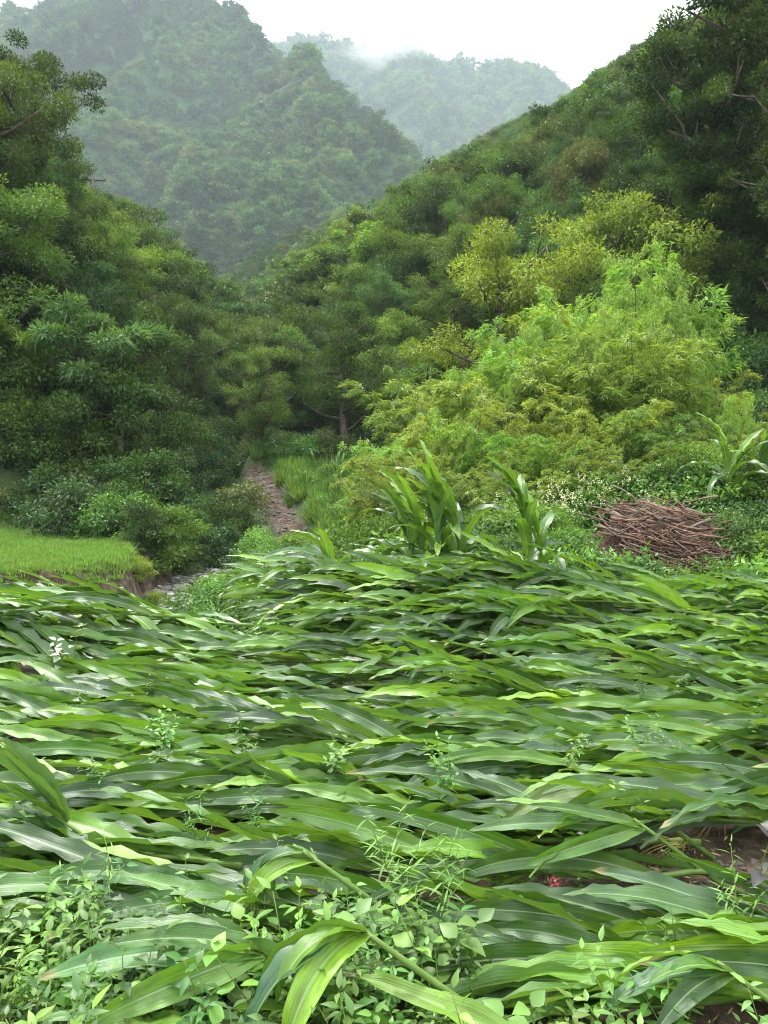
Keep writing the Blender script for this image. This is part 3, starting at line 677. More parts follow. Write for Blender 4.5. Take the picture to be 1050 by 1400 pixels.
def bump(x, y, cx, cy, sx, sy, h): return h * np.exp(-((x - cx) / sx) ** 2 - ((y - cy) / sy) ** 2)
def heap(x, y):
    """top of the flattened crop above the soil"""
    x = np.asarray(x, float); y = np.asarray(y, float)
    z = .06 + .055 * vn(x, y, .45, 91) + bump(x, y, -.5, 7.9, .75, .8, .55) + bump(x, y, 1.25, 7.4, 1.0, .75, .6) + bump(x, y, -2.9, 6.3, 1.1, .9, .5) + bump(x, y, 3.6, 8.0, 1.6, .7, .3)
    return H(x, y) + np.maximum(z, .02)
bare_c = ground_at(930, 1215); 
def bare(x, y): return ((x - 1.25) / .62) ** 2 + ((y - 2.98) / .4) ** 2
def flat_label(x, y, s, fresh):
    near = 'in the nearest rows beside the small weeds' if y < 3 else 'in the lower middle of the field' if y < 4.4 else 'in the upper middle of the field' if y < 6.2 else 'in the far rows before the standing plants'
    side = 'left part' if x < -.28 * y * 1 else 'middle part' if x < .17 * y else 'right part'
    return f'flattened maize plant {near}, {side}'
SPOTS = []
rnd = random.Random(5)
rows = []
y = 1.75
while y < 9.1:
    x = -.62 * y - .2
    while x < .62 * y + 1.5:
        rows.append((x + rnd.uniform(-.15, .15), y + rnd.uniform(-.1, .1))); x += .56 + .035 * y * .9
    y += .215 + .016 * y
print('maize candidates', len(rows))
cnt = 0
for (x, y) in rows:
    if bare(x, y) < .6: continue                                   # washed-out patch of soil
    if bare(x - .75, y) < .15: continue
    if x < -2.4 and y > 7.1: continue
    if 2.78 < y < 3.2 and .5 < x < 2.5: continue
    if x < -4.2 or (y > 6.75 and x < -.9): continue
    if x < -.2 and y < 2.35 : continue                                # weeds grow here instead
    fz = float(heap(x, y))
    r2 = rnd.random()
    yaw = math.pi + rnd.gauss(0, .16) - .0 + (rnd.uniform(-.8, .8) if rnd.random() < .13 else 0)
    if y < 2.7: yaw = math.pi + rnd.gauss(0, .09)
    if y > 8.2: yaw += rnd.uniform(-.3, .3)
    p0 = rnd.uniform(.02, .2)
    far = y > 6.5
    e = maize((x + .95, y, fz - .04 + rnd.uniform(-.05, .12) * (1 if y > 2.4 else .3)), yaw, p0, rnd.uniform(-.15, .12), 1.15 * rnd.uniform(.8, 1.2), 12,
              flat_label(x, y, 0, 0), 'maize plants flattened across the field', floor=heap, spread=.3 if not far else .42,
              lift=.45 if not far else .55, droop=.7, roll=(-1.0, 1.25), ll=.84, lw=.077, fresh=.75, ruf=.15, tw=1.2)
    cnt += 1
for (x, y) in [(.5, 6.35), (.9, 6.6), (1.3, 6.3), (.7, 6.85), (1.6, 6.7)]:
    maize((x + .95, y, float(H(x, y)) + .16), math.pi + rnd.gauss(0, .12), .2, -.05, 1.15, 12, flat_label(x, y, 0, 0), 'maize plants flattened across the field', floor=heap, spread=.4, lift=.5, droop=.8, roll=(-1, 1.2), ll=.8, lw=.078, ruf=.14, tw=1.1)
print('flat maize', cnt)
# the leaning plants of the left mound, tips up and to the left
for k, (x, y, ln) in enumerate([(-1.35, 6.3, 1.4), (-1.6, 6.7, 1.35), (-1.9, 6.1, 1.3), (-1.25, 6.9, 1.2), (-2.3, 5.8, 1.3), (-2.5, 6.4, 1.2), (-2.0, 5.5, 1.25), (-2.9, 6.0, 1.2), (-1.7, 7.2, 1.0), (-2.6, 5.3, 1.1), (-3.1, 5.6, 1.1), (-3.3, 6.6, 1.0)]):
    maize((x, y, float(H(x, y)) + .03), math.pi + random.uniform(-.3, .12), random.uniform(.42, .7), random.uniform(.2, .45), ln, 12,
          'leaning maize plant on the mound beside the stream, tip up and leftwards', 'leaning maize plants on the left mound', floor=None, spread=.5, lift=.4, droop=.9, roll=(-.5, .5), ll=.8, lw=.09)
# the two mounds at the far edge of the field
for k, (x, y, ln, p0) in enumerate([(.2, 7.9, 1.25, .38), (.45, 8.2, 1.2, .3), (.0, 7.6, 1.2, .25), (.3, 7.4, 1.1, .3), (-.3, 8.3, 1.0, .5), (.55, 7.8, 1.3, .42)]):
    maize((x, y, float(H(x, y)) + .03), math.pi + random.uniform(-.2, .25), p0 + .15, p0 - .25, ln, 9,
          'half fallen maize plant arching left below the standing maize clump', 'half fallen maize at the far field edge', floor=heap, spread=.6, lift=.5, droop=1.3, roll=(-.4, .8), ll=.82, lw=.09)
for k, (x, y, ln, p0) in enumerate([(1.9, 7.4, 1.3, .5), (2.1, 7.0, 1.2, .45), (1.6, 7.7, 1.1, .5), (2.4, 7.5, 1.25, .4), (1.8, 6.8, 1.1, .4), (2.2, 7.9, 1.2, .5), (2.8, 7.3, 1.2, .3), (3.3, 7.7, 1.2, .3), (3.9, 7.5, 1.2, .25), (4.4, 7.9, 1.2, .25), (4.9, 7.8, 1.2, .3)]):
    maize((x, y, float(H(x, y)) + .03), math.pi + random.uniform(-.1, .35), p0 + .1, p0 - .4, ln, 9,
          'half fallen maize plant heaped on the mound in front of the brush pile' if x < 2.6 else 'half fallen maize plant by the right edge in front of the brush pile', 'half fallen maize at the far field edge', floor=heap, spread=.65, lift=.45, droop=1.5, roll=(-.3, .9), ll=.85, lw=.092)
# standing plants
UPR = [(612, 7.9, 1.5, 'leafy maize plant standing in front of the central clump'), (650, 8.0, 1.25, 'standing maize plant at the right side of the central clump, low and leafy'), (575, 8.1, 1.2, 'outermost standing maize plant on the left side of the central clump'), (752, 8.0, 1.2, 'standing maize plant just right of the hooked one'), (600, 8.2, 1.4, 'standing maize plant leftmost of the central clump'), (622, 8.1, 1.6, 'tallest standing maize plant in the central clump'), (640, 8.25, 1.4, 'standing maize plant rightmost of the central clump'),
       (588, 8.5, 1.15, 'shorter maize plant standing behind the central clump'), (468, 8.3, .8, 'small standing maize plant with upright blade left of the central clump'),
       (735, 7.9, 1.45, 'standing maize plant with hooked top beside the central clump'),
       (1005, 11.3, 1.3, 'tallest maize plant standing right of the brush pile'), (1035, 11.6, 1.05, 'maize plant standing at the right edge beside the brush pile'), (985, 11.5, 1.0, 'low maize plant standing close beside the brush pile')]
for a, Yd, ht, lb in UPR:
    x = (a - 525) / F * Yd; z = gz(x, Yd)
    maize((x, Yd, z), random.uniform(0, 6.28) if Yd > 9.5 else math.pi + random.uniform(-.4, .4), math.pi / 2 - .12, math.pi / 2 - random.uniform(.05, .3), ht * .88, 14, lb, 'maize plants still standing', spread=2.5, lift=.1, droop=1.9,
          roll=(-.3, .3), ll=.84, lw=.105, fresh=1.3, top_up=True, base_bare=.08, stand=True)
# big single blades in front
def lone(lbl, base, yaw, pitch, droop, L_, W_, roll, col, stalk_dir=None, twist=0):
    e = empty('maize_plant', base); tag(e, lbl, 'maize plant', 'maize plants flattened across the field')
    sd_ = np.array(stalk_dir if stalk_dir else (1, 0, -.75)); P = np.array([np.array([0, 0, 0]) + sd_ * q for q in np.linspace(-.04, .4, 6)]); P[:, 2] = np.maximum(P[:, 2], .03 - base[2] + .0)
    V, Fc = tubes([P], [np.linspace(.007, .013, 6)], 7); obj('stalk', mesh('stalk', V, Fc, M['stalk'], smooth=True), e)
    for q, (dy, dp, dr, l2, w2, rl) in enumerate([(0, 0, droop, L_, W_, roll), (.35, -.1, droop * .8, L_ * .8, W_ * .9, roll + .5), (-.3, .1, droop * 1.2, L_ * .85, W_ * .9, roll - .6), (.1, .25, droop, L_ * .7, W_ * .7, roll)]):
        V, Fc, uv = blade((0, 0, 0), yaw + dy, pitch + dp, dr, l2, w2, rl, twist, .1, 500 + q + int(abs(base[0]) * 100), None, ns=28, ruf=.07)
        obj('leaf', mesh('leaf', V, Fc, M['maize'], smooth=True, uv=uv), e, color=col if q == 0 else gcol(.4))
def gp(a, b, z=0.0):
    d = px(a, b, 1) - CAM; s = (z - CAM.z) / d.z; return (d.x * s, s, z)
lone('fallen maize top with pale midribs fanning left over the small weeds', gp(360, 1300, .32), math.pi + .12, .12, .35, .62, .10, .5, (.06, .17, .035))
lone('fallen maize top whose broad blade bends down over the front weeds', gp(500, 1275, .42), math.pi + .5, .25, 1.9, .5, .095, -.1, (.04, .10, .04))
lone('maize plant with one blade folded down at the lower middle', gp(430, 1175, .38), math.pi - .1, .3, 2.6, .42, .07, .1, (.045, .11, .04))
lone('maize plant with broad glossy blade rising at the left edge', gp(90, 1125, .25), math.pi - .25, .75, .5, .62, .12, -.9, (.05, .13, .03))
lone('maize plant with curled yellowing blade above the bare soil', gp(850, 1080, .35), math.pi + .1, .2, .9, .55, .085, .7, (.11, .17, .03))
lone('maize plant with narrow pale blade lying in front of the purple weed', gp(880, 1130, .3), math.pi, .08, .2, .7, .075, .6, (.07, .15, .04))
lone('maize top with bright lime blade near the purple weed', gp(975, 1050, .3), math.pi, .12, .25, .6, .10, .8, (.17, .32, .03))
lone('maize top fanning out at the bottom right corner', gp(1000, 1330, .3), math.pi + .1, .25, 1.0, .4, .07, .1, (.05, .13, .04))
# bare dry stalks on the soil
for k, (a, b, a2, b2, lb) in enumerate([(775, 1235, 945, 1254, 'upper yellow leafless stalk lying on the bare soil'), (790, 1246, 905, 1262, 'lower yellow leafless stalk lying on the bare soil'), (825, 1180, 870, 1176, 'short pale stalk lying above the bare soil'),
                                        (870, 1268, 1000, 1275, 'pale stalk lying across the lower side of the bare soil'), (840, 1190, 960, 1222, 'greenish leafless stalk slanting across the bare soil')]):
    if k == 2: continue
    p0, p1 = np.array(gp(a, b, .05)), np.array(gp(a2, b2, .05)); t = np.linspace(0, 1, 8)[:, None]
    P = p0 * (1 - t) + p1 * t; P[:, 2] += .004 * np.sin(t[:, 0] * 7 + k); rr = np.full(8, .011); rr[::3] = .0135
    V, Fc = tubes([P - P[0]], [rr], 8); e = obj('dry_stalk', mesh('dry_stalk', V, Fc, M['dry' if k < 4 else 'stalk'], smooth=True), loc=P[0]); tag(e, lb, 'stalk', 'leafless maize stalks on the soil')
# ------------------------------------------------------------------ small weeds in front
def weed_proto(seed, Ht, npair, ll, asp, br=2, curl=.08):
    r = np.random.default_rng(seed); paths, rad, P, D, Nn, Ln = [], [], [], [], [], []
    def stem(b, d, h, n, sz):
        k = 6; t = np.linspace(0, 1, k)[:, None]; bend = r.normal(0, .12, 3) * h; bend[2] = 0
        S = b + d * h * t + bend * t ** 2; paths.append(S); rad.append(np.linspace(.0022, .0010, k) * (Ht / .3) ** .5)
        for q in range(n):
            a = .25 + .75 * q / (n - 1); c = np.array([np.interp(a, t[:, 0], S[:, z]) for z in range(3)]); az = q * 1.57 + r.uniform(-.3, .3)
            for sgn in (0, math.pi):
                v = np.array([math.cos(az + sgn), math.sin(az + sgn), r.uniform(-.15, .45) + (.5 if q == n - 1 else 0)])
                P.append(c + v * .006); D.append(v); Nn.append(np.array([-v[0] * .3, -v[1] * .3, 1]) + r.normal(0, .2, 3)); Ln.append(sz * (1.1 - .5 * a) * r.uniform(.75, 1.15))
        return S
    S = stem(np.zeros(3), nrm(np.array([r.normal(0, .15), r.normal(0, .15), 1])), Ht, npair, ll)
    for q in range(br):
        a = r.uniform(.2, .6); az = r.uniform(0, 6.28); b = np.array([np.interp(a, np.linspace(0, 1, 6), S[:, z]) for z in range(3)])
        stem(b, nrm(np.array([math.cos(az) * .6, math.sin(az) * .6, .8])), Ht * r.uniform(.35, .6), max(3, npair - 2), ll * .8)
    P, D, Nn, Ln = map(np.array, (P, D, Nn, Ln)); n = len(P); D = nrm(D); S_ = nrm(np.cross(D, Nn)); U = np.cross(S_, D)
    # ovate leaves with curved surface: 5 stations x 3
    ts = np.array([0, .18, .4, .68, 1]); ws = np.array([.08, .75, 1, .62, .02]); V = []
    for t_, w_ in zip(ts, ws):
        cpt = P + D * (Ln * t_)[:, None] - U * (Ln * curl * 3 * t_ ** 2)[:, None]
        for s_ in (-1, 0, 1): V.append(cpt + S_ * (s_ * w_ * Ln * asp * .5)[:, None] + U * (abs(s_) * w_ * Ln * asp * .12)[:, None])
    V = np.stack(V, 1).reshape(-1, 3); Fc = []
    for j in range(4):
        for s_ in (0, 1): a = j * 3 + s_; Fc.append(np.stack([np.arange(n) * 15 + a, np.arange(n) * 15 + a + 1, np.arange(n) * 15 + a + 4, np.arange(n) * 15 + a + 3], 1))
    v = np.repeat(r.uniform(0, 1, n), 15); tv, tf = tubes(paths, rad, 5)
    return mesh('stem', tv, tf, M['stalk'], smooth=True), mesh('foliage', V, np.concatenate(Fc), M['weed'], smooth=True, attrs={'v': v}), V, np.concatenate(Fc), v
WP = [weed_proto(400 + i, .3, 7, .062, .46, 4) for i in range(5)] + [weed_proto(410 + i, .34, 8, .072, .4, 3) for i in range(3)]
WT = [weed_proto(420 + i, .55, 11, .11, .12, 3) for i in range(2)]           # narrow leaved
WB = [weed_proto(430 + i, .32, 4, .09, .75, 1) for i in range(2)]            # broad leaved
def put_weed(pr, k, x, y, z, s, col, label, group, name='weed'):
    sm, fm = pr[k % len(pr)][:2]; e = empty(name, (x, y, z)); e.scale = (s,) * 3; e.rotation_euler = (random.uniform(-.2, .2), random.uniform(-.2, .2), random.uniform(0, 6.28))
    tag(e, label, 'weed', group); obj('stem', sm, e); obj('foliage', fm, e, color=tuple(c * random.uniform(.85, 1.2) for c in col)); return e
WC = [(.12, .24, .045), (.095, .2, .04), (.15, .28, .055), (.07, .16, .035)]
nw = 0
for k in range(900):
    if nw >= 215: break
    y = rnd.uniform(1.75, 2.95); x = rnd.uniform(-.56, .52) * y
    pr_ = 1.0 if x < -.05 and y < 2.55 else .5 if x < .25 and y < 2.5 else .12 if y < 2.2 else .04
    if rnd.random() > pr_ or bare(x, y) < 1: continue
    nw += 1
    put_weed(WP if rnd.random() < .85 else WB, rnd.randrange(8), x, y, 0, rnd.uniform(.5, 1.3), rnd.choice(WC),
             'light green weed with oval leaves ' + ('in the patch at the bottom left corner' if x < -.3 * y else 'among weeds along the bottom edge' if y < 2.35 else 'poking through the nearest maize blades'), 'small weeds in the foreground')
for k in range(20):
    y = rnd.uniform(2.9, 5.5); x = rnd.uniform(-.5, .5) * y
    put_weed(WP, rnd.randrange(8), x, y, .12, rnd.uniform(.7, 1.1), rnd.choice(WC), 'single light green weed poking up between flattened maize blades', 'weeds among the flattened maize')
for k, (a, b, s) in enumerate([(550, 1290, 1.0), (575, 1300, .85), (535, 1310, .8), (600, 1290, .7)]):
    p = gp(a, b, 0); put_weed(WT, k, p[0], p[1], 0, s, (.13, .27, .05), 'upright herb with narrow drooping leaves in the lower middle', 'narrow leaved herbs in the lower middle', 'herb')
for k, (a, b, s) in enumerate([(140, 1290, .9), (280, 1190, .8), (690, 1000, .6), (345, 1170, .8), (1020, 1330, .9)]):
    p = gp(a, b, 0); put_weed(WT, k, p[0], p[1], 0, s * .8, (.12, .26, .05), 'thin herb with narrow leaves standing alone among maize blades', 'scattered thin herbs', 'herb')
p = gp(1010, 1300, 0); e = put_weed(WB, 0, p[0], p[1], 0, 1.7, (.075, .065, .06), 'purple-brown broad leaved weed on a dark stem at the right edge', None, 'purple_weed'); e.scale = (1.25, 1.25, 2.0)
p = gp(800, 1240, 0); put_weed(WB, 1, p[0], p[1], 0, .4, (.12, .25, .05), 'tiny seedling with oval leaves on the bare soil', 'seedlings on the bare soil', 'seedling')
p = gp(760, 1235, 0); e = put_weed(WB, 0, p[0], p[1], .04, .35, (.3, .04, .05), 'tiny reddish seedling at the left end of the bare soil', None, 'seedling')
for k, (a, b, s) in enumerate([(85, 870, 1.0), (100, 850, .9), (25, 1010, .9), (128, 1030, .7)]):
    p = px(a, b, 5.6 if b < 900 else 4.6); put_weed(WB, k, p[0], p[1], p[2] - .25, s, (.3, .42, .28) if b != 1010 else (.05, .13, .05), 'weed with pale rounded leaves among the left maize mound', 'pale leaved weeds on the left mound')

# ground cover beneath crop and on the banks
gc = [proto('cover_clump', w_[2], w_[3], M[m_], w_[4]) for w_, m_ in zip(WP, ['cover', 'coverb', 'coverd', 'cover', 'coverb', 'coverd', 'cover', 'coverd'])]
X, Y = jgrid(-6, 8, 1.5, 9.6, .17, 31); k = (bare(X, Y) > 1.0) & (np.abs(X) < .6 * Y + .3) & ((X > xs(Y) + 1.2)) & ((Y < 3.2) | (rng.uniform(0, 1, len(X)) < .5))
P = np.stack([X, Y, H(X, Y)], 1)[k]; print('cover', len(P))
scatter('ground_cover', P, gc, rng.uniform(.45, .9, len(P)) * np.where((P[:, 1] > 2.5) | (P[:, 0] > .1), .45, 1), label='low green weeds covering the soil under the flattened maize', cat='ground cover')
X, Y = jgrid(-9, 9, 9.3, 26, .26, 32); d_ = np.abs(X - xs(Y))
k = ~((X < xs(Y) - .75) & (Y < 26)) & (X < 8.5) & (scar(X, Y) > 1.2) & ((d_ > 1.6) | ((d_ > .75) & (rng.uniform(0, 1, len(X)) < .4))) & ~((((X - 3.75) / 1.2) ** 2 + ((Y - 10.9) / 1.2) ** 2 < 1) & (rng.uniform(0, 1, len(X)) < .97))
P = np.stack([X, Y, H(X, Y)], 1)[k]; print('bank cover', len(P)); low_ = np.abs(P[:, 0] / P[:, 1] + .12) < .1
gb = [shrub_proto(330 + i, 900, l_, M[m_], .5, .45) for i, (m_, l_) in enumerate([('cover', .07), ('coverb', .06), ('coverd', .07), ('f2', .06), ('coverb', .08), ('cover', .05)])]
scatter('bank_weeds', P, gb, rng.uniform(.5, 1.3, len(P)) * np.where(low_, .5, 1), label='tangled low weeds between the field and the bamboo', cat='weeds')
# short grass on the terrace
def tuft(seed, n, h, w, mat):
    r = np.random.default_rng(seed); P = np.column_stack([r.normal(0, .07, n), r.normal(0, .07, n), np.zeros(n)]); D = np.column_stack([r.normal(0, .35, n), r.normal(0, .35, n), np.ones(n)])
    V, Fc = leaves(P, D, rv(r, n), h * r.uniform(.5, 1.2, n), w, fold=.1, mid=.45); return proto('grass_tuft', V, Fc, mat, np.repeat(r.uniform(0, 1, n), 4))
GT = [tuft(340 + i, 60, .11, .014, M['grass']) for i in range(3)] + [tuft(345, 50, .12, .02, M['coverb'])]
X, Y = jgrid(-14, -3.4, 12.75, 23.5, .11, 33); k = (X < xs(Y) - 1.1) & (Y < 22.8 - (X + 11) * .85 + .5 * vn(X, Y, 1, 5)) & (H(X, Y) > -.28) & (vn(X, Y, .9, 6) > -.42); P = np.stack([X, Y, H(X, Y)], 1)[k]; v_, _, _ = seen(P, .3, 20); P = P[v_]; print('grass', len(P))
scatter('grass', P, GT, rng.uniform(.6, 1.2, len(P)), label='short bright green grass on the terrace left of the stream', cat='grass')
X, Y = jgrid(-9, 3, 22, 36, .3, 34); k = (scar(X, Y) > .6 + .5 * vn(X, Y, 1.2, 8)) & (X > -5.6 + 3.8 * (33.5 - Y) / 11.2) & (X < 2 - (36 - Y) * .0); P = np.stack([X, Y, H(X, Y)], 1)[k]
GB = [tuft(350 + i, 90, .5, .03, M['grass']) for i in range(2)] + [tuft(352, 80, .5, .03, M['cover'])]
scatter('tall_grass', P, GB, rng.uniform(.6, 1.4, len(P)), label='tall light green grass on the bank beside the earth scar', cat='grass')
# gravel on the bare soil and by the water
def pebble(seed):
    r = np.random.default_rng(seed); me = bpy.data.meshes.new('pebble'); import bmesh
    bm = bmesh.new(); bmesh.ops.create_icosphere(bm, subdivisions=2, radius=1)
    for v in bm.verts: v.co = v.co * (1 + .25 * (vn([v.co.x * 3 + seed], [v.co.y * 3 + v.co.z * 2], 1.2, seed, 2)[0]))
    for v in bm.verts: v.co.z *= .6
    bm.to_mesh(me); bm.free(); me.materials.append(M['rock']); return me
PB = [pebble(s) for s in range(5)]
pbo = [bpy.data.objects.new('pebble', m_) for m_ in PB]
n = 700; P = np.column_stack([rng.normal(1.25, .5, n), rng.normal(2.98, .32, n), np.zeros(n)]); P[:, 2] = H(P[:, 0], P[:, 1]) + .002
scatter('gravel', P, pbo, rng.uniform(.003, .017, n) * rng.uniform(.5, 1.2, n), label='small stones scattered over the bare soil patch', cat='gravel')
n = 260; t_ = rng.uniform(0, 1, n); P = np.column_stack([rng.normal(1.25, .5, n), rng.normal(2.98, .32, n), np.zeros(n)]); P[:, 2] = H(P[:, 0], P[:, 1]) + .01
LT = [tuft(360, 6, .1, .012, M['straw'])]
scatter('straw_litter', P, LT, rng.uniform(.3, .8, n), rot=np.column_stack([rng.uniform(1, 2, n), rng.uniform(0, .4, n), rng.uniform(0, 6.28, n)]), label='dead leaf bits and straw on the bare soil', cat='litter')
for k in range(80):
    y = rnd.uniform(9.3, 19); s = rnd.uniform(.04, .17) * (1 if rnd.random() < .8 else 1.5); x = float(xs(y)) + rnd.uniform(-1.35, 1.35)
    o = obj('rock', PB[k % 5], loc=(x, y, max(h1(x, y) + s * .25, float(np.interp(y, ys, bed)) + s * .2))); o.scale = (s, s * rnd.uniform(.7, 1.2), s * rnd.uniform(.7, 1)); o.rotation_euler = (rnd.uniform(-.3, .3), rnd.uniform(-.3, .3), rnd.uniform(0, 6))
    tag(o, ('large' if s > .25 else 'small' if s < .14 else 'medium') + ' grey rock in the stream bed ' + ('near the cut bank' if y < 13 else 'below the terrace'), 'rock', 'rocks in the stream bed')
n = 220; t_ = rng.uniform(0, 1, n); P = np.column_stack([-5.6 + 3.8 * t_ + rng.normal(0, .4, n), 33.5 - 11.2 * t_ + rng.normal(0, .3, n), np.zeros(n)]); P[:, 2] = H(P[:, 0], P[:, 1])
scatter('rubble', P, pbo, rng.uniform(.02, .11, n) ** 1.1, label='loose earth and stones strewn down the scar', cat='rubble')
# yellow-brown dead grass wisps hanging over the maize
def wisp(a, b, z, s, label):
    r = np.random.default_rng(int(a)); p = np.array(gp(a, b, z)); paths, rad = [], []
    for q in range(26):
        az = r.uniform(0, 6.28); l_ = r.uniform(.1, .3) * s; t = np.linspace(0, 1, 7)[:, None]; d = np.array([math.cos(az) * .5 - .3, math.sin(az) * .4, .75])
        P = d * l_ * t + np.array([math.cos(az) * .1 - .12, 0, -.3]) * s * t ** 2.2 * r.uniform(.3, 1.1); paths.append(P); rad.append(np.linspace(.0014, .0006, 7))
    V, Fc = tubes(paths, rad, 4); o = obj('dead_grass', mesh('dead_grass', V, Fc, M['dry'], smooth=True), loc=p); tag(o, label, 'dead grass')
wisp(935, 1160, .1, .8, 'tuft of dead yellow grass drooping above the bare soil'); wisp(985, 1120, .12, 1.0, 'tuft of dead grass standing beside the purple weed')

# ------------------------------------------------------------------ bamboo
def bamboo_proto(seed, Ht, n, ncul=26, ll=.14):
    r = np.random.default_rng(seed); paths, rad, P, D = [], [], [], []
    for q in range(ncul):
        az = r.uniform(0, 6.28); b = np.array([math.cos(az), math.sin(az), 0]) * r.uniform(0, .5); lean = r.uniform(.08, .5); h = Ht * r.uniform(.55, 1.0)
        t = np.linspace(0, 1, 10)[:, None]; o_ = np.array([math.cos(az), math.sin(az), 0])
        S = b + np.array([0, 0, 1]) * h * (t - .18 * lean * t ** 3.2) + o_ * h * lean * t ** 2.2; paths.append(S); rad.append(np.linspace(.02, .004, 10))
        for w_ in range(22):
            a = r.uniform(.22, 1) ** .8; c = np.array([np.interp(a, t[:, 0], S[:, z]) for z in range(3)]); az2 = r.uniform(0, 6.28); l_ = r.uniform(.3, .8) * (1.15 - .6 * a) * Ht / 4
            k = 6; tt = np.linspace(0, 1, k)[:, None]; tw = c + (np.array([math.cos(az2), math.sin(az2), .55]) * tt + np.array([0, 0, -.75]) * tt ** 2) * l_
            if w_ % 3 == 0: paths.append(tw); rad.append(np.linspace(.003, .001, k))
            m_ = n // (ncul * 22); s_ = r.uniform(.15, 1.05, m_)[:, None]
            P.append(np.stack([np.interp(s_[:, 0], tt[:, 0], tw[:, z]) for z in range(3)], 1) + r.normal(0, .035, (m_, 3)))
            dd = np.array([math.cos(az2), math.sin(az2), -.35]) + r.normal(0, .5, (m_, 3)); D.append(dd)
    P = np.concatenate(P); D = np.concatenate(D); m_ = len(P); Ln = ll * r.uniform(.6, 1.25, m_)
    V, Fc = leaves(P, D, np.array([0, 0, 1]) + r.normal(0, .5, (m_, 3)), Ln, Ln * .17, fold=.2, mid=.35, curl=.15)
    tv, tf = tubes(paths, rad, 4)
    return mesh('culms', tv, tf, M['culm'], smooth=True), mesh('foliage', V, Fc, M['bamboo'], attrs={'v': np.repeat(r.uniform(0, 1, m_), 4)})
BP = [bamboo_proto(500 + i, 4, 30000) for i in range(4)]
bs_ = []
for (a, top, Yd, cn) in [(560, 590, 15, 0), (600, 560, 15.5, 1), (540, 620, 13.5, 1), (640, 540, 15, 1), (660, 500, 17, 0), (700, 470, 18, 0), (690, 590, 14, 2), (740, 520, 15.5, 1), (780, 470, 16.5, 0), (830, 440, 16, 0), (870, 460, 15.5, 0),
                         (815, 540, 14, 1), (920, 530, 16.5, 2), (960, 560, 15.5, 1), (880, 560, 13.5, 2), (1000, 575, 16, 1), (1040, 575, 15.5, 1), (1080, 575, 15, 1), (960, 590, 13.6, 1), (1030, 600, 13.5, 2), (750, 590, 13.3, 2), (870, 350, 20, 0),
                         (895, 430, 19, 0), (620, 610, 13.3, 1), (780, 420, 20, 1), (840, 395, 20.5, 0), (720, 440, 20, 2), (930, 500, 18.5, 1), (590, 520, 19, 2), (640, 480, 20, 2), (1060, 590, 13, 1), (1010, 560, 14.3, 0), (960, 600, 12.9, 0), (1040, 620, 12.6, 1), (920, 600, 12.9, 1), (840, 610, 12.8, 0), (790, 600, 12.9, 1), (710, 630, 12.6, 1), (650, 640, 12.4, 0), (885, 620, 12.5, 2), (700, 540, 17, 1), (560, 640, 12.8, 2)]:
    x = (a - 525) / F * Yd; z = gz(x, Yd); tz = px(a, top, Yd).z; s = max(.25, (tz - z) / 3.75)
    c = [(.18, .31, .065), (.21, .31, .065), (.14, .26, .055)][cn]
    cm, fm = BP[len(bs_) % 4]; e = empty('bamboo_clump', (x, Yd, z - .05)); e.scale = (s * (.9 if s > 1 else 1.15), s * (.9 if s > 1 else 1.15), s); e.rotation_euler = (0, 0, random.uniform(0, 6.28))
    zone = 'at the left end of the thicket' if a < 640 else 'in the middle of the thicket' if a < 900 else 'towards the right edge of the thicket'
    tag(e, f'{["bright green", "yellow-green", "mid green"][cn]} {"tall" if s > 1.15 else "low" if s < .75 else "medium"} bamboo clump {zone}', 'bamboo', 'bamboo clumps of the thicket')
    obj('culms', cm, e); obj('foliage', fm, e, color=tuple(q * random.uniform(.9, 1.12) for q in c)); bs_.append(e)
for (a, top, Yd) in [(872, 345, 18.5), (850, 400, 17), (835, 425, 15.5), (905, 415, 17.5), (700, 455, 17), (665, 500, 16), (935, 455, 16.5), (780, 440, 16.5), (1000, 540, 14.2), (610, 560, 14)]:
    x = (a - 525) / F * Yd; z = gz(x, Yd); s = (px(a, top, Yd).z - z) / 3.7; cm, fm = BP[len(bs_) % 4]; e = empty('bamboo_clump', (x, Yd, z - .05)); e.scale = (s * .42, s * .42, s); e.rotation_euler = (0, random.uniform(-.1, .1), random.uniform(0, 6.28))
    tag(e, 'slender light green bamboo plume rising above the thicket ' + ('towards the right edge' if a > 960 else 'at its left end' if a < 680 else 'near its middle'), 'bamboo', 'bamboo clumps of the thicket'); obj('culms', cm, e); obj('foliage', fm, e, color=tuple(q * random.uniform(1.0, 1.15) for q in (.2, .33, .075))); bs_.append(e)
# leafy shrubs in front of the bamboo
SB = [tree_proto(600 + i, 1.5, 1.0, 5200, l_, low=.03, clus=44, spread=.4, asp=a_) for i, (l_, a_) in enumerate([(.085, .5), (.07, .45), (.1, .6)])]
for k in range(64):
    a = 530 + (k * 137.5) % 540; Yd = 9.9 + (k * .618 % 1) * 3.4
    if 780 < a < 1010 and Yd < 12.2: continue
    x = (a - 525) / F * Yd; z = gz(x, Yd); cn = random.choices(['dark green', 'mid green', 'fresh green', 'grey-green', 'yellow-green'], [.7, 3, 3, 2, 1])[0]
    s = random.uniform(.4, .75) * (1 if Yd > 11 else .75)
    put_tree(SB, k, (x, Yd, z), s, cn, f'{cn} leafy shrub ' + ('behind the standing maize clump' if a < 700 else 'left of the brush pile' if a < 830 else 'behind the brush pile' if a < 960 else 'by the right edge behind the field'), 'shrubs in front of the bamboo', 'shrub', 'shrub', sink=.05)
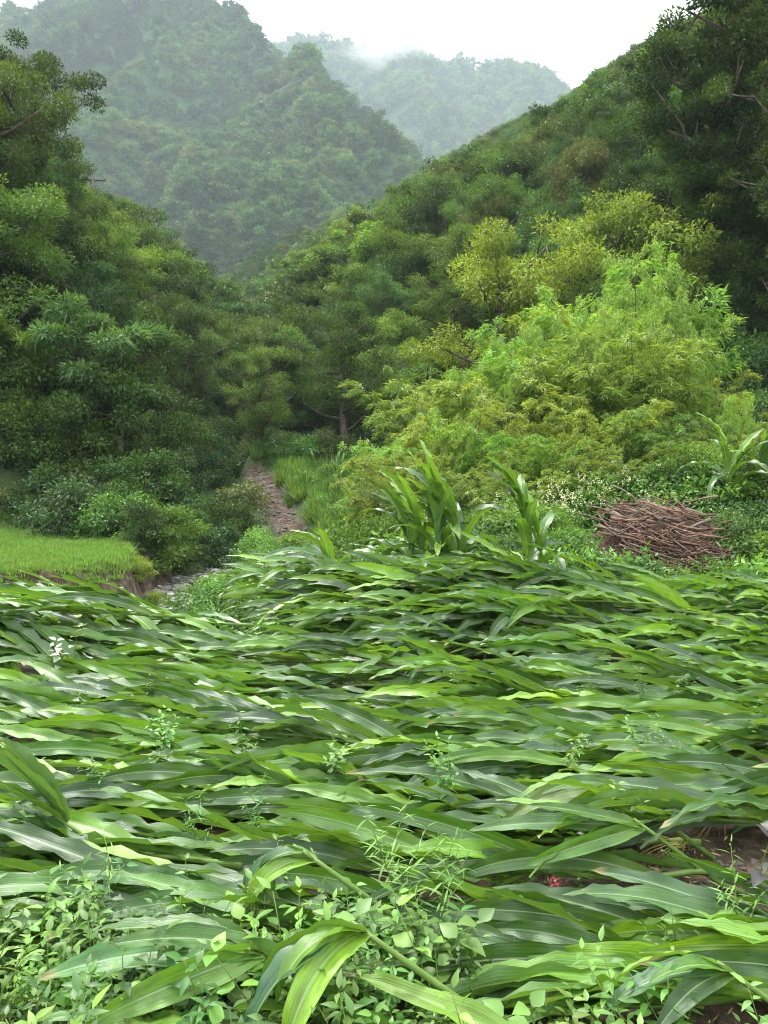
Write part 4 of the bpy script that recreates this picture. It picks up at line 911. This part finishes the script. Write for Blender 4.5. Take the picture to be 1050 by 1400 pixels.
# white flowers over the shrubs
nf = 220; a = rng.normal(765, 60, nf); Yd = rng.uniform(10.6, 12.3, nf); x = (a - 525) / F * Yd; P = np.column_stack([x, Yd, H(x, Yd) + rng.uniform(.7, 1.15, nf)])
def flower(seed):
    r = np.random.default_rng(seed); n = 9; P = r.normal(0, .02, (n, 3)); V, Fc = leaves(P, rv(r, n) + np.array([0, 0, .4]), rv(r, n), .022, .014); return proto('flower_head', V, Fc, M['petal'], np.repeat(r.uniform(0, 1, n), 4))
scatter('white_flowers', P, [flower(1), flower(2)], rng.uniform(.5, 1.1, nf), label='tiny white flowers sprinkled over the shrubs left of the brush pile', cat='flowers')

# ------------------------------------------------------------------ brush pile
r = random.Random(9)
def pt(a, b, Yd): return np.array(px(a, b, Yd))
def stick(p, d, L_, rad, label, curve=.1, knots=7):
    t = np.linspace(0, 1, knots)[:, None]; side = nrm(np.cross(d, [0, 0, 1.0]) + 1e-6); up = np.cross(side, d)
    P = d * L_ * (t - .5) + side * curve * L_ * np.sin(t * math.pi * r.uniform(.8, 2)) * r.choice([-1, 1]) * .5 + up * curve * L_ * .4 * np.sin(t * math.pi * 1.5 + r.uniform(0, 3))
    paths, rads = [P], [np.linspace(rad, rad * .5, knots) * np.array([1 + r.uniform(-.15, .15) for _ in range(knots)])]
    if rad > .009:
        for q in range(r.randint(1, 3)):
            k = r.randint(1, knots - 2); dd = nrm(d * .6 + side * r.uniform(-.8, .8) + up * r.uniform(0, .6)); l2 = L_ * r.uniform(.12, .3)
            paths.append(np.array([P[k], P[k] + dd * l2 * .5, P[k] + dd * l2 + up * .02])); rads.append(np.array([rad * .5, rad * .35, rad * .15]))
    V, Fc = tubes(paths, rads, 7); o = obj('stick', mesh('stick', V, Fc, M[r.choice(['wood', 'wood', 'wood2', 'wood3'])], smooth=True), loc=p); tag(o, label, 'stick', 'dead sticks heaped in the brush pile'); return o
def mhv(x, y):
    q = ((x - 3.75) / 1.3) ** 2 + ((y - 11.1) / 1.35) ** 2
    return H(x, y) + .4 * np.maximum(0, 1 - q) ** .8 + .12 * vn(x, y, .3, 77) - .02
def mh(x, y): return float(mhv(np.array([x]), np.array([y]))[0])
def on(a, b):
    """point of the pile's surface seen at a photo pixel"""
    d = px(a, b, 1) - CAM; s_ = np.arange(9.4, 12.4, .05)
    k = int(np.argmax(CAM.z + d.z * s_ < mhv(d.x * s_, s_))); q = s_[k]
    return np.array([d.x * q, q, CAM.z + d.z * q])
for k in range(235):
    u_, v_ = r.uniform(0, 1), r.gauss(0, 1)
    p = on(862 + 112 * u_ + v_ * 24, 732 + 64 * u_ + r.gauss(0, 19)); p[2] += r.uniform(.02, .2 + .25 * u_ * (1 - u_) * 4)
    az = r.gauss(-.75, .5) if r.random() < .65 else r.uniform(-3.1, 3.1); d = nrm(np.array([math.cos(az), math.sin(az), r.gauss(-.2, .14)]))
    rad = r.choice([.007, .009, .011, .014, .018, .024])
    stick(p, d, r.uniform(.35, 1.0), rad, ('thin' if rad < .007 else 'thick' if rad > .009 else 'slender') + ' bare dead stick in the brush pile', .07)
for (a, b, az, el, L_, rad, lb) in [(935, 763, -.15, .02, .75, .036, 'thickest gnarled branch across the middle of the brush pile'), (900, 750, -.5, -.1, .6, .03, 'thick branch left of the thickest one in the brush pile'),
                                    (945, 776, .25, .1, .4, .028, 'short thick branch stub in the middle of the brush pile'), (880, 728, -.35, -.2, 1.3, .013, 'long straight pole lying over the top of the brush pile'),
                                    (850, 722, -.3, -.2, 1.0, .012, 'second long pole beside the longest one on the brush pile'), (1005, 765, -.3, -.3, .5, .024, 'thick stick at the right end of the brush pile'),
                                    (835, 712, .3, .25, .35, .024, 'stump-like stick at the upper left of the brush pile')]:
    stick(on(a, b) + np.array([0, -.05, .16]), nrm(np.array([math.cos(az) * math.cos(el), math.sin(az), math.sin(el)])), L_, rad, lb, .16)
stick(pt(690, 792, 8.4), nrm(np.array([1, -.2, -.25])), .35, .024, 'lone brown branch end behind the fallen maize mound', .1)
n = 1000; u_ = rng.uniform(0, 1, n); A = 862 + 112 * u_ + rng.normal(0, 24, n); B = 730 + 66 * u_ + rng.normal(0, 24, n)
P = np.array([on(a, b) + np.array([0, 0, r.uniform(.0, .16)]) for a, b in zip(A, B)])
paths = []; 
for p in P:
    d = nrm(np.array([r.uniform(-1, 1), r.uniform(-.5, .5), r.gauss(0, .45)])); L_ = r.uniform(.1, .4); t = np.linspace(-.5, .5, 4)[:, None]; paths.append(p + d * L_ * t + np.array([0, 0, .05]) * (t ** 2))
V, Fc = tubes(paths, [np.array([.0035, .003, .0025, .0015])] * n, 4); tag(obj('twigs', mesh('twigs', V, Fc, M['wood'])), 'tangle of fine dead twigs filling the brush pile', 'twigs', kind='stuff')
for side_ in (1,):
    a = np.linspace(0, 2 * math.pi, 24, endpoint=False)
V = []; Fc = []
# the earth the pile rests on is a low mound of leaf mould
k1, k2 = 40, 40
for i_ in range(k2):
    for j_ in range(k1):
        u1 = j_ / (k1 - 1) * 2 - 1; v1 = i_ / (k2 - 1) * 2 - 1; x = 3.75 + u1 * 1.3; y = 11.1 + v1 * 1.35
        V.append((x, y, mh(x, y) - .0))
i = (np.arange(k2 - 1)[:, None] * k1 + np.arange(k1 - 1)[None, :]).ravel()
tag(obj('leaf_mould', mesh('leaf_mould', np.array(V), np.stack([i, i + 1, i + k1 + 1, i + k1], 1), M['mould'], smooth=True)), 'low mound of dark leaf mould under the brush pile', 'leaf mould', kind='stuff')

# ------------------------------------------------------------------ small maize patch on the bank, utility pole, wires, mist
for k in range(14):
    p = ground_at(430 + (k * 37) % 75, 640 + (k * 53) % 38 + 10); x, y = float(p[0]), float(p[1])
    if y > 36: y = 33.
    maize((x, y, h1(x, y)), random.uniform(0, 6.28), 1.5, 1.35, .7, 7, 'small maize plant growing in the patch on the far bank', 'young maize on the far bank', spread=2.4, lift=.2, droop=1.7, roll=(-.3, .3), ll=.6, lw=.08, fresh=.9)
p = px(128, 272, 46); e = empty('utility_pole', (p.x, 46, p.z - 3.2)); tag(e, 'grey utility pole with a crossarm above the left slope trees', 'utility pole')
V, Fc = tubes([np.array([(0, 0, -2), (0, 0, 4.6)])], [np.array([.13, .09])], 10); obj('pole', mesh('pole', V, Fc, M['bark'], smooth=True), e)
V, Fc = tubes([np.array([(-.75, 0, 4.3), (.75, 0, 4.25)])], [np.array([.05, .05])], 6); ca = obj('crossarm', mesh('crossarm', V, Fc, M['bark']), e)
for q in (-.65, 0, .65):
    V, Fc = tubes([np.array([(q, 0, 4.3), (q, 0, 4.42), (q, 0, 4.5)])], [np.array([.035, .06, .03])], 8); obj('insulator', mesh('insulator', V, Fc, M['pole'], smooth=True), ca)
def wire(p0, p1, sag, rr, lb):
    t = np.linspace(0, 1, 24)[:, None]; P = np.array(p0) * (1 - t) + np.array(p1) * t; P[:, 2] -= sag * 4 * (t * (1 - t))[:, 0]
    V, Fc = tubes([P], [np.full(24, rr)], 4); tag(obj('power_line', mesh('power_line', V, Fc, M['pole'])), lb, 'power line', 'power lines across the valley')
wire(px(340, 148, 420), px(470, 52, 520), 3, .09, 'lower thin wire crossing before the mountain peak'); wire(px(370, 128, 420), px(480, 60, 520), 3, .09, 'upper thin wire crossing before the mountain peak')
# mist over the far peak
mm, nt = new_mat('mist'); pv = N(nt, 'ShaderNodeVolumePrincipled'); pv.inputs['Color'].default_value = (.98, .98, .98, 1)
tc = N(nt, 'ShaderNodeTexCoord'); ln = N(nt, 'ShaderNodeVectorMath', operation='LENGTH'); nt.links.new(tc.outputs['Object'], ln.inputs[0])
nz = N(nt, 'ShaderNodeTexNoise'); nz.inputs['Scale'].default_value = 2.2; nz.inputs['Detail'].default_value = 4; nt.links.new(tc.outputs['Object'], nz.inputs['Vector'])
m1 = N(nt, 'ShaderNodeMapRange', i_1=1., i_2=.1, i_3=-.25, i_4=.75); nt.links.new(ln.outputs['Value'], m1.inputs[0])
m2 = N(nt, 'ShaderNodeMath', operation='ADD'); nt.links.new(m1.outputs[0], m2.inputs[0]); m3 = N(nt, 'ShaderNodeMapRange', i_1=.35, i_2=.75, i_3=-.45, i_4=.45); nt.links.new(nz.outputs[0], m3.inputs[0]); nt.links.new(m3.outputs[0], m2.inputs[1])
m4 = N(nt, 'ShaderNodeMath', operation='MULTIPLY', i_1=.03, use_clamp=True); nt.links.new(m2.outputs[0], m4.inputs[0]); m5 = N(nt, 'ShaderNodeMath', operation='MAXIMUM', i_1=0.); nt.links.new(m4.outputs[0], m5.inputs[0]); nt.links.new(m5.outputs[0], pv.inputs['Density'])
o_ = N(nt, 'ShaderNodeOutputMaterial'); nt.links.new(pv.outputs[0], o_.inputs['Volume'])
import bmesh
bm = bmesh.new(); bmesh.ops.create_icosphere(bm, subdivisions=3, radius=1); me = bpy.data.meshes.new('mist'); bm.to_mesh(me); bm.free(); me.materials.append(mm)
o = obj('mist', me, loc=px(535, 62, 1090)); o.scale = (100, 60, 48); tag(o, 'white mist drifting over the farthest peak', 'mist', kind='stuff')
